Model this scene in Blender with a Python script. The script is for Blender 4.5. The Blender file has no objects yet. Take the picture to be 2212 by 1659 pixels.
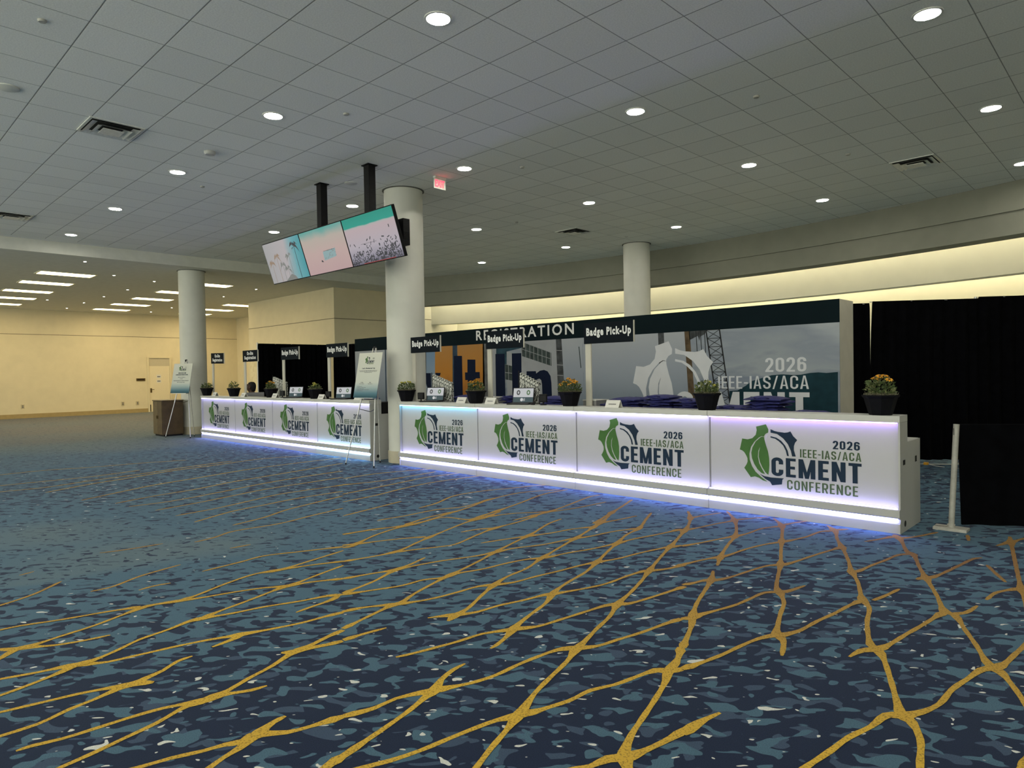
import bpy, bmesh, math, random
import numpy as np
from mathutils import Matrix, Vector

# ------------------------------------------------------------------ camera, world, exposure
S = bpy.context.scene
COL = S.collection
cd = bpy.data.cameras.new('camera'); cam = bpy.data.objects.new('camera', cd); COL.objects.link(cam)
cd.sensor_width = 36.0; cd.lens = 23.684; cd.clip_end = 200
cam.matrix_world = Matrix(((0.7180, 0.0004, 0.6960, 0.0), (0.6958, 0.0240, -0.7178, 0.0), (-0.0170, 0.9997, 0.0170, 1.485), (0, 0, 0, 1)))
S.camera = cam
S.view_settings.view_transform = 'Standard'; S.view_settings.look = 'None'
S.view_settings.gamma = 1.0; S.view_settings.use_curve_mapping = False
S.view_settings.exposure = 1.15
S.cycles.use_denoising = True
S.cycles.max_bounces = 8; S.cycles.diffuse_bounces = 5
w = bpy.data.worlds.new('world'); S.world = w; w.use_nodes = True     # the rest of the hall, open behind the camera
w.node_tree.nodes['Background'].inputs[0].default_value = (0.92, 0.93, 0.77, 1)
w.node_tree.nodes['Background'].inputs[1].default_value = 1.45

L_DOWN = 80.0      # downlight lenses
L_TROF = 8.5       # recessed fluorescent troffers
L_COVE = 9.5      # cove strips
L_LED = 8.0       # counter light strips
rng = random.Random(7)
ZC = 4.6            # main ceiling
ZL = 4.33           # lower ceiling
YF = 6.605          # front of the counters

# ------------------------------------------------------------------ materials
def nmat(name):
    m = bpy.data.materials.new(name); m.use_nodes = True
    nt = m.node_tree; b = nt.nodes['Principled BSDF']
    return m, nt, b
def mat(name, col, rough=0.6, metal=0.0, noise=0.0, scale=40.0, bump=0.0, spec=0.5):
    m, nt, b = nmat(name)
    b.inputs['Roughness'].default_value = rough; b.inputs['Metallic'].default_value = metal
    b.inputs['Specular IOR Level'].default_value = spec
    b.inputs['Base Color'].default_value = (*col, 1)
    if noise or bump:
        tc = nt.nodes.new('ShaderNodeTexCoord'); n = nt.nodes.new('ShaderNodeTexNoise')
        n.inputs['Scale'].default_value = scale; n.inputs['Detail'].default_value = 3
        nt.links.new(tc.outputs['Object'], n.inputs['Vector'])
        if noise:
            r = nt.nodes.new('ShaderNodeMapRange'); r.inputs[1].default_value = .3; r.inputs[2].default_value = .7
            r.inputs[3].default_value = 1 - noise; r.inputs[4].default_value = 1 + noise
            nt.links.new(n.outputs[0], r.inputs[0])
            mx = nt.nodes.new('ShaderNodeVectorMath'); mx.operation = 'SCALE'; mx.inputs[0].default_value = col
            nt.links.new(r.outputs[0], mx.inputs['Scale']); nt.links.new(mx.outputs[0], b.inputs['Base Color'])
        if bump:
            bp = nt.nodes.new('ShaderNodeBump'); bp.inputs['Strength'].default_value = bump; bp.inputs['Distance'].default_value = .01
            nt.links.new(n.outputs[0], bp.inputs['Height']); nt.links.new(bp.outputs[0], b.inputs['Normal'])
    return m
def emit(name, col, strength, base=(0.8, 0.8, 0.8)):
    m, nt, b = nmat(name)
    b.inputs['Base Color'].default_value = (*base, 1)
    b.inputs['Emission Color'].default_value = (*col, 1); b.inputs['Emission Strength'].default_value = strength
    return m
def ramp_mat(name, stops, axis='Z', lo=0.0, hi=1.0, noise=0.0, scale=2.0, stretch=(1, 1, 1), emission=0.0, rough=0.55):
    """printed or displayed picture: a colour ramp along an object axis, broken up by noise"""
    m, nt, b = nmat(name); b.inputs['Roughness'].default_value = rough; b.inputs['Specular IOR Level'].default_value = .1
    tc = nt.nodes.new('ShaderNodeTexCoord'); sp = nt.nodes.new('ShaderNodeSeparateXYZ'); nt.links.new(tc.outputs['Object'], sp.inputs[0])
    r = nt.nodes.new('ShaderNodeMapRange'); r.inputs[1].default_value = lo; r.inputs[2].default_value = hi
    nt.links.new(sp.outputs[axis], r.inputs[0]); v = r.outputs[0]
    if noise:
        mp = nt.nodes.new('ShaderNodeMapping'); mp.inputs['Scale'].default_value = stretch; nt.links.new(tc.outputs['Object'], mp.inputs[0])
        n = nt.nodes.new('ShaderNodeTexNoise'); n.inputs['Scale'].default_value = scale; n.inputs['Detail'].default_value = 5
        nt.links.new(mp.outputs[0], n.inputs['Vector'])
        ma = nt.nodes.new('ShaderNodeMath'); ma.operation = 'MULTIPLY_ADD'; ma.inputs[1].default_value = noise; 
        nt.links.new(n.outputs[0], ma.inputs[0])
        s2 = nt.nodes.new('ShaderNodeMath'); s2.operation = 'SUBTRACT'; s2.inputs[1].default_value = noise / 2
        nt.links.new(v, ma.inputs[2]); nt.links.new(ma.outputs[0], s2.inputs[0]); v = s2.outputs[0]
    cr = nt.nodes.new('ShaderNodeValToRGB'); nt.links.new(v, cr.inputs[0])
    e = cr.color_ramp.elements
    while len(e) < len(stops): e.new(0.5)
    for i, (p, c) in enumerate(stops): e[i].position = p; e[i].color = (*c, 1)
    if emission:
        b.inputs['Base Color'].default_value = (.02, .02, .02, 1)
        nt.links.new(cr.outputs[0], b.inputs['Emission Color']); b.inputs['Emission Strength'].default_value = emission
    else: nt.links.new(cr.outputs[0], b.inputs['Base Color'])
    return m
def sc(r, g, b):                       # sRGB 0-255 -> linear
    f = lambda c: (c / 255 / 12.92) if c <= 10 else ((c / 255 + .055) / 1.055) ** 2.4
    return (f(r), f(g), f(b))

M = dict(
    cream=mat('cream_wall_paint', (.66, .59, .41), .8, noise=.03, scale=3, bump=.03),
    pale=mat('pale_wall_paint', (.72, .70, .60), .8, noise=.03, scale=3),
    column=mat('column_paint', (.60, .60, .54), .6, noise=.03, scale=4),
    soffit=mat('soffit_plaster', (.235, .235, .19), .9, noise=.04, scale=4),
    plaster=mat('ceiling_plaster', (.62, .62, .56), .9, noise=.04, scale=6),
    cove=mat('cove_paint', (.78, .75, .62), .85, noise=.02, scale=3),
    basebd=mat('tan_baseboard', (.36, .27, .12), .6, noise=.06, scale=8),
    colbase=mat('column_base_vinyl', (.42, .38, .28), .6, noise=.05, scale=10),
    white=mat('white_laminate', (.42, .42, .40), .4, noise=.015, scale=6),
    whitetop=mat('white_counter_top', (.50, .50, .47), .35, noise=.015, scale=6),
    panel=mat('white_acrylic_panel', (.46, .46, .47), .3, noise=.01, scale=5),
    dark=mat('black_plastic', (.008, .008, .010), .5, noise=.2, scale=30, spec=.2),
    black=mat('black_metal', (.008, .008, .009), .6, noise=.2, scale=20, spec=.15),
    cloth=mat('black_velour', (.0016, .0017, .0024), .95, noise=.4, scale=9, bump=.2, spec=.05),
    alu=mat('brushed_aluminium', (.55, .55, .53), .38, .8, noise=.08, scale=60),
    alumat=mat('worn_grey_steel', (.42, .41, .37), .6, .2, noise=.15, scale=14),
    signblk=mat('sign_board_black', (.006, .009, .013), .8, noise=.15, scale=8, spec=.1),
    signtxt=mat('sign_lettering_white', (.75, .75, .74), .5, noise=.02, scale=50),
    paper=mat('white_card', (.66, .65, .61), .8, noise=.02, scale=30),
    ink=mat('grey_print', (.10, .10, .11), .7, noise=.1, scale=60),
    green=mat('logo_green', (.058, .145, .036), .6, noise=.08, scale=6, spec=.15),
    navy=mat('logo_navy', (.011, .026, .046), .6, noise=.08, scale=6, spec=.15),
    olive=mat('logo_olive_text', (.065, .105, .05), .6, noise=.08, scale=6, spec=.15),
    lav=mat('logo_lavender', (.50, .48, .60), .45, noise=.05, scale=6),
    pot=mat('black_pot_plastic', (.004, .004, .006), .7, noise=.2, scale=25, spec=.12),
    leaf=mat('leaf_green', (.055, .085, .022), .6, noise=.5, scale=35),
    leaf2=mat('pale_leaf_green', (.16, .18, .07), .6, noise=.4, scale=35),
    petal=mat('yellow_petal', (.72, .36, .02), .6, noise=.25, scale=60),
    bud=mat('yellow_green_bud', (.36, .33, .05), .6, noise=.3, scale=60),
    moss=mat('grey_moss', (.17, .16, .10), .95, noise=.5, scale=60, bump=.4),
    bag=mat('blue_tote_fabric', (.006, .008, .095), .75, noise=.3, scale=25, bump=.2),
    bin=mat('grey_plastic_bin', (.20, .20, .20), .6, noise=.06, scale=12),
    wood=mat('brown_laminate', (.085, .055, .024), .5, noise=.25, scale=7),
    wood2=mat('lighter_brown_laminate', (.12, .085, .04), .45, noise=.25, scale=9),
    skin=mat('dark_brown_skin', (.075, .035, .02), .55, noise=.1, scale=20),
    hair=mat('black_hair', (.006, .005, .005), .7, noise=.4, scale=60, bump=.5),
    shirt=mat('olive_shirt', (.16, .19, .10), .85, noise=.1, scale=20),
    trousers=mat('dark_trousers', (.02, .022, .03), .85, noise=.1, scale=20),
    brass=mat('dark_brass', (.12, .08, .03), .4, .7, noise=.1, scale=20),
    chrome=mat('vent_metal', (.72, .72, .68), .4, .25, noise=.1, scale=30),
    void=mat('dark_duct', (.004, .004, .004), .9, noise=.1, scale=10),
    red=emit('exit_red', (1, .04, .07), 1.6, (.5, .02, .03)),
    acry=mat('pale_acrylic', (.62, .66, .60), .2, noise=.02, scale=10),
    navyhdr=mat('header_dark_teal', (.0055, .0125, .0160), .85, noise=.08, scale=3, spec=.08),
    offwhite=mat('backdrop_white_edge', (.52, .50, .43), .6, noise=.05, scale=5),
    bwhite=mat('printed_white', (.60, .61, .64), .6, noise=.03, scale=4),
    pnavy=mat('printed_navy', (.007, .012, .032), .8, noise=.1, scale=4, spec=.08),
    mouse=mat('grey_laptop_shell', (.18, .18, .19), .4, .3, noise=.05, scale=20),
)
# ------------------------------------------------------------------ mesh helpers
class MB:
    def __init__(s): s.v = []; s.f = []; s.m = []
    def add(s, vs, fs, mi=0):
        o = len(s.v); s.v += [tuple(float(c) for c in p) for p in vs]
        for f in fs: s.f.append(tuple(i + o for i in f)); s.m.append(mi)
        return s
    def box(s, x0, x1, y0, y1, z0, z1, mi=0):
        return s.add([(x0, y0, z0), (x1, y0, z0), (x1, y1, z0), (x0, y1, z0), (x0, y0, z1), (x1, y0, z1), (x1, y1, z1), (x0, y1, z1)],
                     [(0, 3, 2, 1), (4, 5, 6, 7), (0, 1, 5, 4), (1, 2, 6, 5), (2, 3, 7, 6), (3, 0, 4, 7)], mi)
    def lathe(s, prof, n=24, cx=0, cy=0, mi=0, sq=0, ph=0):
        vs = []
        for r, z in prof:
            for k in range(n):
                a = 2 * math.pi * k / n + ph
                vs.append((cx + r * math.cos(a), cy + r * math.sin(a), z))
        fs = []
        for i in range(len(prof) - 1):
            for k in range(n):
                fs.append((i * n + k, i * n + (k + 1) % n, (i + 1) * n + (k + 1) % n, (i + 1) * n + k))
        if prof[0][0] > 1e-6: fs.append(tuple(range(n))[::-1])
        if prof[-1][0] > 1e-6: fs.append(tuple((len(prof) - 1) * n + k for k in range(n)))
        return s.add(vs, fs, mi)
    def tube(s, path, r, n=8, mi=0):
        P = [Vector(p) for p in path]; rs = r if isinstance(r, (list, tuple)) else [r] * len(P)
        vs = []; fs = []
        up = Vector((0, 0, 1))
        for i, p in enumerate(P):
            d = (P[min(i + 1, len(P) - 1)] - P[max(i - 1, 0)]).normalized()
            ref = up if abs(d.dot(up)) < .95 else Vector((1, 0, 0))
            u = d.cross(ref).normalized(); v2 = u.cross(d).normalized()
            for k in range(n):
                a = 2 * math.pi * k / n
                vs.append(p + (u * math.cos(a) + v2 * math.sin(a)) * rs[i])
        for i in range(len(P) - 1):
            for k in range(n): fs.append((i * n + k, i * n + (k + 1) % n, (i + 1) * n + (k + 1) % n, (i + 1) * n + k))
        fs.append(tuple(range(n))[::-1]); fs.append(tuple((len(P) - 1) * n + k for k in range(n)))
        return s.add(vs, fs, mi)
    def prism(s, poly, a0, a1, axis='x', mi=0):
        """extrude a closed 2-D outline along an axis: x -> (y,z), y -> (x,z), z -> (x,y)"""
        n = len(poly)
        def P(a, q): return {'x': (a, q[0], q[1]), 'y': (q[0], a, q[1]), 'z': (q[0], q[1], a)}[axis]
        vs = [P(a0, q) for q in poly] + [P(a1, q) for q in poly]
        fs = [tuple(range(n))[::-1], tuple(range(n, 2 * n))] + [(i, (i + 1) % n, n + (i + 1) % n, n + i) for i in range(n)]
        return s.add(vs, fs, mi)
    def flat(s, poly, y, mi=0):        # printed shape in the x-z plane, facing -y
        return s.add([(q[0], y, q[1]) for q in poly], [tuple(range(len(poly)))], mi)
    def rect(s, x0, x1, z0, z1, y, mi=0): return s.flat([(x0, z0), (x1, z0), (x1, z1), (x0, z1)], y, mi)
    def mesh(s, me, T=None, mi=0):
        vs = [(T @ v.co if T else v.co) for v in me.vertices]
        return s.add(vs, [tuple(p.vertices) for p in me.polygons], mi)
    def data(s, name, mats, smooth=False, tri=False, bevel=0, fixn=True):
        me = bpy.data.meshes.new(name); me.from_pydata(s.v, [], s.f)
        mats = mats if isinstance(mats, (list, tuple)) else [mats]
        for m in mats: me.materials.append(m)
        me.polygons.foreach_set('material_index', s.m)
        bm = bmesh.new(); bm.from_mesh(me)
        if bevel:
            es = [e for e in bm.edges if len(e.link_faces) == 2 and e.calc_face_angle(0) > .5]
            bmesh.ops.bevel(bm, geom=es, offset=bevel, segments=2, affect='EDGES', profile=.6, clamp_overlap=True)
        big = [f for f in bm.faces if len(f.verts) > 4]
        if big: bmesh.ops.triangulate(bm, faces=big, ngon_method='EAR_CLIP')
        if fixn: bmesh.ops.recalc_face_normals(bm, faces=bm.faces)
        bm.to_mesh(me); bm.free()
        if smooth:
            me.polygons.foreach_set('use_smooth', [True] * len(me.polygons))
            me.set_sharp_from_angle(angle=math.radians(40))
        return me
    def build(s, name, mats, parent=None, loc=None, **k):
        return link(name, s.data(name, mats, **k), parent, loc)
def link(name, me, parent=None, loc=None, rot=None):
    o = bpy.data.objects.new(name, me); COL.objects.link(o)
    if parent is not None: o.parent = parent
    if loc is not None: o.location = loc
    if rot is not None: o.rotation_euler = rot
    return o
def tag(o, label=None, cat=None, group=None, kind=None):
    if label: o['label'] = label
    if cat: o['category'] = cat
    if group: o['group'] = group
    if kind: o['kind'] = kind
    return o
def thing(name, label, cat, loc=(0, 0, 0), rz=0.0, group=None):
    o = bpy.data.objects.new(name, None); COL.objects.link(o); o.empty_display_size = .1
    o.location = loc; o.rotation_euler = (0, 0, rz)
    return tag(o, label, cat, group)
def copy_tree(o, parent=None, **kw):
    c = o.copy(); COL.objects.link(c)
    if parent is not None: c.parent = parent
    for ch in list(o.children): copy_tree(ch, c)
    return c
def struct(name, mb, mats, **k): return tag(mb.build(name, mats, **k), kind='structure')
_tc = {}
def text_mesh(txt, bold=0.0, spacing=1.0):
    key = (txt, bold, spacing)
    if key in _tc: return _tc[key]
    cu = bpy.data.curves.new('t', 'FONT'); cu.body = txt; cu.offset = bold; cu.space_character = spacing
    cu.resolution_u = 3; cu.fill_mode = 'FRONT'
    o = bpy.data.objects.new('t', cu); COL.objects.link(o)
    dg = bpy.context.evaluated_depsgraph_get(); dg.update()
    me = bpy.data.meshes.new_from_object(o.evaluated_get(dg))
    bpy.data.objects.remove(o); bpy.data.curves.remove(cu)
    _tc[key] = me
    return me
def put_text(mb, txt, x0, x1, z0, z1, y, mi=0, bold=0.0, spacing=1.0):
    """letters fitted to the rectangle x0..x1, z0..z1 on a front facing -y"""
    me = text_mesh(txt, bold, spacing)
    co = np.array([v.co[:] for v in me.vertices]); a = co.min(0); b = co.max(0)
    sx = (x1 - x0) / (b[0] - a[0]); sz = (z1 - z0) / (b[1] - a[1])
    mb.add([(x0 + (p[0] - a[0]) * sx, y, z0 + (p[1] - a[1]) * sz) for p in co], [tuple(p.vertices) for p in me.polygons], mi)
def poly_stroke(mb, pts, wd, T, mi, wh=None):
    P = [Vector(p) for p in pts]; P = [P[0]] + [P[i] for i in range(1, len(P)) if (P[i] - P[i - 1]).length > 1e-4]; n = len(P); L_, R_ = [], []
    for i in range(n):
        d0 = (P[i] - P[i - 1]).normalized() if i else (P[1] - P[0]).normalized(); d1 = (P[i + 1] - P[i]).normalized() if i < n - 1 else d0
        d = (d0 + d1).normalized(); nn = Vector((-d.y, d.x)); k = 1 / max(.5, nn.dot(Vector((-d0.y, d0.x))))
        L_.append(T(P[i] + nn * k * wd / 2)); R_.append(T(P[i] - nn * k * wd / 2))
    mb.add(L_ + R_, [(i, n + i, n + i + 1, i + 1) for i in range(n - 1)], mi)
def rr(x0, x1, z0, z1, r, q0, q1, n=5):
    """rounded-rectangle centreline walked clockwise from the top right; q counts quarter corners"""
    C = [(x1 - r, z1 - r, 90), (x1 - r, z0 + r, 0), (x0 + r, z0 + r, -90), (x0 + r, z1 - r, -180)]; out = []
    for q in range(q0, q1):
        cx, cz, a0 = C[q % 4]
        for k in range(n + 1): a = math.radians(a0 - 90 * k / n); out.append((cx + r * math.cos(a), cz + r * math.sin(a)))
    return out
GW = dict(zip('206IE-AS/CMNTOFR ', (.44, .46, .46, .0, .38, .26, .50, .46, .34, .46, .62, .48, .44, .46, .37, .46, .2)))
def cond_text(mb, txt, x0, x1, z0, z1, y, mi=0, t=.15, gap=.10):
    """condensed poster capitals built stroke by stroke, fitted to a rectangle"""
    W = [t if c == 'I' else GW[c] for c in txt]; tot = sum(W) + gap * (len(txt) - 1); sx = (x1 - x0) / tot; H = z1 - z0; u = 0
    for c, w in zip(txt, W):
        T = lambda p, u=u: (x0 + (u + p[0]) * sx, y - .0003 * k_[0], z0 + p[1] * H)
        h = t / 2; a = t * .86; k_ = [0]
        def R(xa, xb, za, zb): k_[0] += 1; mb.add([T(q) for q in ((xa, za), (xb, za), (xb, zb), (xa, zb))], [(0, 1, 2, 3)], mi)
        def Q(*q): k_[0] += 1; mb.add([T(p) for p in q], [tuple(range(len(q)))], mi)
        def St(p): k_[0] += 1; poly_stroke(mb, p, t, T, mi)
        r = w / 2 - h if c != 'S' else w / 2 - h
        if c == 'I': R(0, t, 0, 1)
        elif c in 'EF':
            R(0, t, 0, 1); R(t, w, 1 - a, 1); R(t, w * .92, .5 - a / 2, .5 + a / 2)
            if c == 'E': R(t, w, 0, a)
        elif c == 'T': R(w / 2 - h, w / 2 + h, 0, 1 - a); R(0, w, 1 - a, 1)
        elif c == '-': R(0, w, .40, .40 + a)
        elif c == '/': Q((0, -.02), (t * .8, -.02), (w, 1), (w - t * .8, 1))
        elif c == 'A': Q((0, 0), (t, 0), (w / 2 + .02, 1), (w / 2 - h, 1)); Q((w - t, 0), (w, 0), (w / 2 + h, 1), (w / 2 - .02, 1)); R(w * .27, w * .73, .22, .22 + a * .9)
        elif c == 'M': R(0, t, 0, 1); R(w - t, w, 0, 1); Q((t * .35, 1), (t, 1), (w / 2 + h * .8, 0), (w / 2 - h * .8, 0)); Q((w - t, 1), (w - t * .35, 1), (w / 2 + h * .8, 0), (w / 2 - h * .8, 0))
        elif c == 'N': R(0, t, 0, 1); R(w - t, w, 0, 1); Q((t * .2, 1), (t, 1), (w - t * .2, 0), (w - t, 0))
        elif c in 'O0': St(rr(h, w - h, h, 1 - h, r, 0, 4) + rr(h, w - h, h, 1 - h, r, 0, 1)[:1])
        elif c == 'C': St([(w - h, .64)] + rr(h, w - h, h, 1 - h, r, 4, 5)[::-1] + rr(h, w - h, h, 1 - h, r, 3, 4)[::-1] + rr(h, w - h, h, 1 - h, r, 2, 3)[::-1] + rr(h, w - h, h, 1 - h, r, 1, 2)[::-1] + [(w - h, .36)])
        elif c == '6':
            St([(w - h, .72)] + rr(h, w - h, h, 1 - h, r, 4, 5)[::-1] + rr(h, w - h, h, 1 - h, r, 3, 4)[::-1] + [(h, .3)])
            St(rr(h, w - h, h, .62 - h * .4, r, 0, 4) + rr(h, w - h, h, .62 - h * .4, r, 0, 1)[:1])
        elif c == '2': St([(h, .70)] + rr(h, w - h, h, 1 - h, r, 3, 5) + [(w - h, .62), (w - h - .03, .52), (h + .04, .16), (h + .02, a * .5)]); R(0, w, 0, a)
        elif c == 'S': St([(w - h, .70)] + rr(h, w - h, .5, 1 - h, r, 4, 5)[::-1] + rr(h, w - h, .5, 1 - h, r, 3, 4)[::-1] + [(h, .66), (h + .05, .57), (w - h - .05, .43), (w - h, .34)] + rr(h, w - h, h, .6, r, 1, 3) + [(h, .30)])
        elif c == 'R':
            R(0, t, 0, 1); b = .5; St([(t * .8, 1 - h)] + rr(h, w - h, b - h, 1 - h, min(r, .22), 0, 2) + [(t * .8, b - h)]); Q((w * .42, b - h), (w * .42 + t * .9, b - h), (w, 0), (w - t, 0))
        u += w + gap
def arc(cx, cy, r, a0, a1, n): return [(cx + r * math.cos(a0 + (a1 - a0) * i / n), cy + r * math.sin(a0 + (a1 - a0) * i / n)) for i in range(n + 1)]
# ------------------------------------------------------------------ measured outlines (metres)
ZONE =  [(-14.4, 2.8, 0.8), (-16.7, 5.0, 1.0), (-23.7, 4.7, 1.3), (-31, 5, 1.3), (-27, 10, 1.3), (-20, 4, 1.2), (-22, 8, 1.2), (-11.0, 4.7, 0.38), (-8.5, 4.9, 0.3), (-10.2, 3.1, 0.45), (-6.8, 5.3, 0.3), (-12.2, 6.1, 0.35), (-7.8, 1.5, 0.9), (-6.2, 1.8, 0.95), (-5.9, 2.5, 0.9), (-6.0, 1.2, 0.9), (-6.1, 3.0, 0.8), (-4.9, 3.3, 0.75), (-4.7, 4.2, 0.8), (-4.4, 5.2, 0.76), (-3.7, 5.8, 0.76), (-2.5, 5.6, 0.76), (-1.8, 5.9, 0.76), (-1.5, 6.8, 0.6), (-5.3, 0.8, 0.3), (-5.0, 1.5, 0.55), (-4.2, 1.8, 0.5), (-4.1, 2.4, 0.55), (-3.8, 2.9, 0.6), (-3.5, 3.6, 0.6), (-2.9, 3.9, 0.3), (-2.5, 4.5, 0.3), (-3.6, 0.9, 0.15), (-3.0, 1.5, 0.1), (-2.7, 2.4, 0.25), (-2.9, 2.9, 0.4), (-2.0, 2.7, 0.1), (-1.2, 3.0, 0.1), (-0.8, 3.4, 0.1), (-2.0, 4.2, 0.1), (-1.6, 4.6, 0.25), (-1.1, 5.3, 0.4), (-0.8, 5.1, 0.4), (-2.3, 10.2, 0.4), (-2.9, 1.0, 0.05), (-1.8, 2.0, 0.05), (-1.2, 4.2, 0.15)]  # carpet zones; far-left values above one carry a painted warm wall reflection
HUE =  [(-2.1, 4.5, 0.9), (-1.3, 6.0, 1), (-2.8, 6.5, 1), (-4.7, 4.2, 0.5), (-6.2, 1.8, 0.8), (-9.6, 6.5, 0.15), (-10.6, 3.8, 0.2), (-2.4, 3.7, 0.4), (-1.0, 3.6, 0.25), (-0.9, 2.7, 0), (-3.7, 1.5, 0), (-2.8, 2.8, 0.2), (-4.4, 2.5, 0.25), (-9.3, 1.8, 0.8), (-4.3, 5.8, 0.8), (-1.5, 3.9, 0.6), (-0.7, 4.6, 0.6), (-2.3, 2.0, 0), (-1.7, 2.6, 0.1), (-3.5, 4.1, 0.5)]
LOGO =  {'gear': [(0.513, 0.891), (0.616, 0.919), (0.641, 0.868), (0.639, 0.836), (0.613, 0.823), (0.598, 0.802), (0.597, 0.792), (0.571, 0.796), (0.543, 0.782), (0.494, 0.735), (0.458, 0.681), (0.44, 0.611), (0.442, 0.55), (0.466, 0.483), (0.504, 0.428), (0.56, 0.382), (0.629, 0.338), (0.58, 0.347), (0.539, 0.37), (0.497, 0.38), (0.452, 0.368), (0.383, 0.459), (0.409, 0.499), (0.42, 0.527), (0.418, 0.562), (0.406, 0.588), (0.385, 0.621), (0.364, 0.637), (0.337, 0.646), (0.364, 0.762), (0.423, 0.756), (0.473, 0.771), (0.509, 0.807), (0.52, 0.856)], 'leaf': [(0.597, 0.788), (0.598, 0.768), (0.615, 0.705), (0.635, 0.646), (0.646, 0.579), (0.648, 0.512), (0.644, 0.451), (0.636, 0.408), (0.609, 0.428), (0.575, 0.479), (0.551, 0.531), (0.538, 0.584), (0.54, 0.632), (0.554, 0.684), (0.535, 0.645), (0.53, 0.584), (0.544, 0.517), (0.571, 0.465), (0.602, 0.413), (0.567, 0.42), (0.526, 0.454), (0.491, 0.506), (0.467, 0.565), (0.46, 0.62), (0.472, 0.675), (0.508, 0.739), (0.557, 0.783), (0.575, 0.792)], 'navy1': [(0.663, 0.872), (0.702, 0.856), (0.736, 0.849), (0.803, 0.843), (0.833, 0.847), (0.862, 0.859), (0.888, 0.814), (0.928, 0.776), (0.907, 0.75), (0.895, 0.716), (0.894, 0.677), (0.912, 0.614), (0.876, 0.613), (0.864, 0.668), (0.835, 0.732), (0.789, 0.786), (0.729, 0.826), (0.663, 0.837)], 'navy2': [(0.662, 0.802), (0.722, 0.789), (0.769, 0.761), (0.808, 0.717), (0.834, 0.666), (0.845, 0.613), (0.826, 0.614), (0.814, 0.665), (0.788, 0.716), (0.748, 0.753), (0.708, 0.778), (0.662, 0.787)], 'navy3': [(0.546, 0.412), (0.595, 0.392), (0.663, 0.385), (0.795, 0.388), (0.778, 0.373), (0.773, 0.326), (0.674, 0.307), (0.653, 0.341), (0.608, 0.363)], 'fold': [(0.639, 0.821), (0.615, 0.803), (0.606, 0.765), (0.612, 0.722), (0.629, 0.676), (0.62, 0.726), (0.616, 0.766), (0.625, 0.797)]}
MURAL =  {'edge': [(2.906, 1.993), (3.005, 1.99), (2.941, 0.971), (2.886, 0.97)], 'sky': [(3.01, 2.155), (3.332, 2.142), (3.266, 0.975), (2.941, 0.971)], 'sil1': [(3.332, 2.142), (3.951, 2.117), (3.898, 0.982), (3.266, 0.975)], 'gap': [(3.951, 2.13), (4.11, 2.13), (4.108, 0.985), (3.898, 0.982)], 'sil2': [(4.11, 2.13), (4.974, 2.126), (4.981, 0.995), (4.108, 0.985)], 'y1': [(2.907, 1.507), (3.164, 1.504), (3.168, 1.138), (3.038, 1.137), (2.931, 1.371)], 'y2': [(3.324, 1.508), (3.524, 1.505), (3.49, 1.436), (3.343, 1.437)], 'l1': [(3.99, 1.882), (4.264, 1.874), (4.269, 0.987), (3.968, 0.983)], 't': [(4.441, 1.788), (4.697, 1.781), (4.695, 1.51), (4.829, 1.509), (4.835, 1.373), (4.695, 1.374), (4.704, 0.992), (4.429, 0.988), (4.439, 1.337), (4.358, 1.337), (4.353, 1.506), (4.434, 1.505)], 'bcol': [(4.937, 2.115), (5.19, 2.117), (5.175, 0.848), (4.904, 0.843)], 'bcol2': [(5.19, 2.117), (5.349, 2.11), (5.317, 0.85), (5.175, 0.848)], 'pane': [(5.349, 2.11), (6.077, 2.126), (6.09, 1.983), (5.656, 1.921), (5.649, 1.66), (5.598, 1.661), (5.343, 1.863)], 'l2': [(5.322, 1.883), (5.595, 1.88), (5.599, 1.002), (5.317, 0.999)], 'l3': [(5.803, 1.879), (6.072, 1.877), (6.068, 1.008), (5.803, 1.005)], 'strip': [(5.656, 1.927), (5.807, 1.897), (5.803, 1.005), (5.642, 1.003)], 'win0': [(5.598, 1.661), (5.801, 1.62), (5.802, 1.319), (5.607, 1.344)], 'wall': [(6.061, 2.139), (7.011, 2.12), (7.029, 0.883), (6.065, 0.865)], 'band': [(6.061, 2.121), (6.222, 2.061), (6.871, 1.862), (6.876, 1.6), (6.087, 1.817)], 'n': [(6.195, 0.867), (6.209, 1.506), (6.464, 1.505), (6.47, 1.458), (6.573, 1.513), (6.681, 1.526), (6.772, 1.498), (6.846, 1.406), (6.866, 1.269), (6.877, 0.88), (6.629, 0.875), (6.621, 1.246), (6.6, 1.327), (6.554, 1.356), (6.491, 1.339), (6.458, 1.269), (6.45, 0.872)], 'dcol': [(6.996, 2.124), (7.136, 2.118), (7.185, 1.302), (7.191, 0.909), (7.03, 0.906), (7.023, 1.302)], 'siloA': [(7.136, 2.118), (7.641, 2.121), (7.672, 0.895), (7.191, 0.886)], 'siloB': [(7.932, 2.121), (9.27, 2.115), (9.34, 0.741), (7.905, 0.697)], 'dline': [(9.27, 2.118), (9.384, 2.118), (9.431, 0.744), (9.34, 0.741)], 'siloC': [(9.384, 2.118), (9.77, 2.117), (9.89, 0.758), (9.431, 0.744)], 'pipe': [(9.77, 2.117), (9.866, 2.117), (10.016, 0.761), (9.89, 0.758)], 'junk': [(9.855, 2.118), (10.179, 2.113), (10.137, 2.05), (10.054, 2.016), (10.043, 1.95), (10.012, 2.028), (9.949, 2.002), (9.864, 1.968)], 'hill': [(10.542, 0.777), (10.546, 1.137), (10.682, 1.147), (10.815, 1.22), (10.91, 1.292), (11.002, 1.318), (11.22, 1.379), (11.379, 1.391), (11.551, 1.379), (11.652, 1.383), (11.785, 1.407), (11.9, 1.414), (12.012, 1.404), (12.165, 1.416), (12.16, 0.826)]}
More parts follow.
